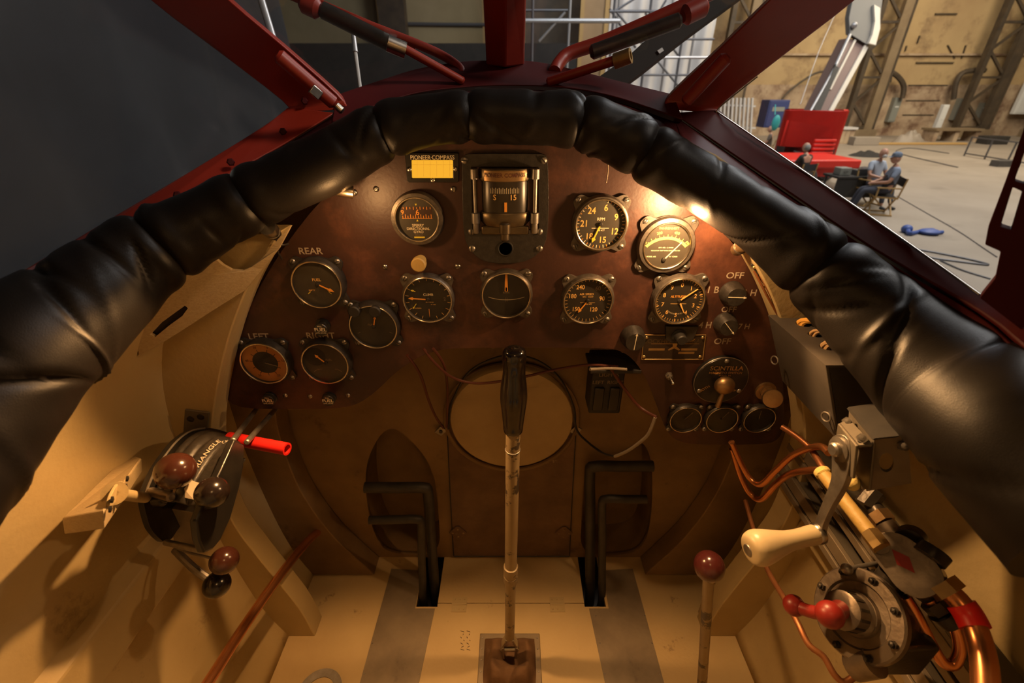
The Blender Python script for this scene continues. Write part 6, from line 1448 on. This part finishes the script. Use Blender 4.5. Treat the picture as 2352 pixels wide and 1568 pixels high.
for x0, y0_, x1, y1_, y, m in ((1238, 95, 1298, 28, 20, 'scaff'), (1405, 30, 1500, -30, 21, 'scaffdark'), (1410, 20, 1560, 200, 21, 'scaffdark'), (1482, 30, 1560, 130, 21.2, 'scaffdark'), (1460, 110, 1400, 20, 21.2, 'scaffdark'), (1530, 0, 1470, 100, 21.5, 'scaffdark')):
    MB().cyl(AY(x0, y0_, y), AY(x1, y1_, y), .04, .04, 8).build('brace', M[m], t)
a, b = AY(1386, 210, 25), AY(1660, -30, 25)
def shf(u, v): return V((a.x+(b.x-a.x)*u, 25+.12*math.sin(u*40)+.08*noise.noise(V((u*6, v*8, 2))), b.z*v))
tag(MB().grid(shf, 80, 20).build('sheeting', M['sheet'], ang=70, solid=.03), 'large white sheeting hung behind the scaffold', 'sheet')
x0, x1 = AY(1330, 100, 24).x, AY(1384, 100, 24).x
t = thing('wooden_tower', 'tan boxed column with paler edges behind the right windscreen pane', 'column', ((x0+x1)/2, 24, 0))
M['tower'] = mat('tan_boards', (.40, .26, .13), .7, 0, (.28, .17, .08), 1, .7)
mb = MB(); mb.box(((x0+x1)/2, 24, 6), (x1-x0, .8, 12)); mb.build('shaft', M['tower'], t, smooth=False)
for x in (x0, x1):
    mb = MB(); mb.box((x, 23.55, 6), (.16, .1, 12)); mb.build('edge_board', M['chairwood'], t, smooth=False)
# dark backdrop objects on the left half
def slab_obj(name, label, cat, px0, px1, y, z0, z1, mtl, dep=.3):
    a, b = AY(px0, 100, y), AY(px1, 100, y); mb = MB(); mb.box(((a.x+b.x)/2, y, (z0+z1)/2), (b.x-a.x, dep, z1-z0)); return tag(mb.build(name, M[mtl], smooth=False), label, cat)
zz = lambda py, y: AY(1000, py, y).z
slab_obj('black_screen', 'low dark cloth screen across the left half of the hangar', 'screen', 560, 1325, 22, 0, zz(100, 22), 'blackcloth')
slab_obj('dark_column', 'dark broad column between two pale wall panels on the left', 'column', 880, 938, 30, 0, 14, 'hsteel', .8)
M['dimpanel'] = mat('dim_ochre_panel', (.34, .27, .15), .8, 0, (.25, .19, .10), .5, .8)
slab_obj('wall_board', 'dim ochre board on the wall left of the centre post', 'board', 942, 1110, 31, 0, 14, 'dimpanel')
slab_obj('wall_board', 'dim brown board on the wall behind the left windscreen corner', 'board', 560, 876, 31, 0, 14, 'dimpanel')
hpipe([(886, 54), (1000, 56), (1115, 57)], .09, 'scaffdark', 'horizontal dark pipe across the dim boards', 'pipe_run', 30.77, 'pipe', None)
slab_obj('dark_rack', 'dark machinery rack right of the centre post', 'rack', 1206, 1330, 26, 0, 14, 'hsteel')
# close objects just outside the glass
mb = MB(); mb.plate([A(x, y, 1.25) for x, y in [(1290, 235), (1314, 285), (1462, 176), (1560, 98), (1720, -20), (1690, -60), (1560, 20), (1438, 132)]], (.02, .04, 0)); o = mb.build('flat_strut', M['blackcloth'], smooth=False, bevel=.004); tag(o, 'flat black strut slanting outside the right windscreen pane', 'strut')
mb = MB(); mb.plate([A(x, y, 1.245) for x, y in [(1510, 116), (1521, 109), (1525, 116), (1515, 123)]], (0, .002, 0)); mb.build('white_sticker', M['white'], o, smooth=False)
t = thing('antenna_rod', 'thin pale rod standing outside the left windscreen pane', 'rod', A(826, 200, 1.05)); mb = MB(); mb.cyl(A(826, 205, 1.05)-V((0, 0, .18)), A(816, 118, 1.05), .0042); mb.build('rod', M['white'], t); mb = MB(); mb.cyl(A(816, 120, 1.05), A(811, 72, 1.05), .0062, .0045); mb.build('sleeve', M['scaff'], t)
mb = MB(); mb.cyl(A(594, -20, 1.4), A(628, 92, 1.4), .011); tag(mb.build('pale_pole', M['scaff']), 'pale grey pole outside the upper left windscreen corner', 'pole')
# dark drape beyond the left side window
def drf(u, v):
    y = -3+u*15; x = -4.2-.12*u*6+.10*math.sin(u*52+2*math.sin(v*3))+.22*noise.noise(V((u*9, v*2.2, 1.3)))
    return V((x, y, v*9.5))
dr_ = MB().grid(drf, 200, 24).build('drape', M['drape'], ang=80, solid=.02); tag(dr_, 'dark blue grey drape hanging beyond the left side window', 'drape')
# ================================================================ LIGHTS
def light(name, kind, loc, power, col, size=.1, rot=None, tgt=None, spot=None, sy=None, blend=.5):
    l = bpy.data.lights.new(name, kind); l.energy = power; l.color = col
    if kind == 'AREA':
        l.size = size
        if sy: l.shape = 'RECTANGLE'; l.size_y = sy
    else: l.shadow_soft_size = size
    if kind == 'SPOT': l.spot_size = math.radians(spot); l.spot_blend = blend
    o = bpy.data.objects.new(name, l); o.location = loc; C.objects.link(o)
    if tgt is not None: o.rotation_euler = (V(tgt)-V(loc)).to_track_quat('-Z', 'Y').to_euler()
    return o
WARM = (1, .56, .20)
light('panel_lamp_light_right', 'POINT', lr+V((-.010, -.022, -.016)), 3.0, (1, .56, .24), .008)
light('panel_lamp_light_left', 'SPOT', ll+V((-.010, -.034, -.055)), 16, (1, .52, .19), .010, tgt=ll+V((.02, -.77, -.70)), spot=120, blend=.3)
light('panel_lamp_spill_left', 'POINT', ll+V((.01, -.05, -.03)), .5, (1, .52, .19), .008)
light('panel_fill_spot_right', 'SPOT', lr+V((-.010, -.034, -.055)), 9, (1, .54, .21), .010, tgt=lr+V((-.05, -.77, -.70)), spot=120, blend=.3)  # spot added to brighten floor and right side; the bulb is bare
light('hangar_light_side', 'AREA', (6, -1.5, 8), 420, (1, .88, .76), 1.2, tgt=(-.2, .7, 2.9))
light('dial_fill_light', 'AREA', (.05, -.04, 3.06), .55, (1, .53, .19), .09, tgt=(-.01, .6, 2.1))  # soft fill added above the eye for the dials, no real lamp there
light('hangar_light_right', 'AREA', (22, 20, 15), 4900, (1, .82, .58), 12, tgt=(22, 30, 2))
light('hangar_light_front', 'AREA', (12, 10, 14), 2300, (1, .93, .85), 8, tgt=(10, 13, 0))
light('hangar_light_centre', 'AREA', (4, 18, 13), 800, (.9, .95, 1), 6, tgt=(5, 24, 5))
light('hangar_light_cool', 'AREA', (7, 8, 9), 220, (.90, .94, 1), 3, tgt=(0, .6, 2.8))
w = bpy.data.worlds.new('hangar_air'); SC.world = w; w.use_nodes = True
w.node_tree.nodes['Background'].inputs[0].default_value = (.5, .55, .65, 1); w.node_tree.nodes['Background'].inputs[1].default_value = .02
# ================================================================ CAMERA
cam = bpy.data.cameras.new('camera'); cam.sensor_width = 36; cam.lens = F/2352*36; cam.clip_start = .01; cam.clip_end = 200; cam.dof.use_dof = True; cam.dof.focus_distance = .74; cam.dof.aperture_fstop = 5.0
co = bpy.data.objects.new('camera', cam); co.location = EYE; co.rotation_euler = (math.radians(90)-PITCH, 0, 0); C.objects.link(co); SC.camera = co
SC.cycles.max_bounces = 7; SC.cycles.adaptive_threshold = .03; SC.cycles.diffuse_bounces = 3; SC.cycles.glossy_bounces = 3; SC.cycles.caustics_reflective = False; SC.cycles.caustics_refractive = False
vs_ = SC.view_settings; vs_.view_transform = 'Standard'; vs_.look = 'None'; vs_.exposure = 0; vs_.gamma = 1; vs_.use_curve_mapping = False
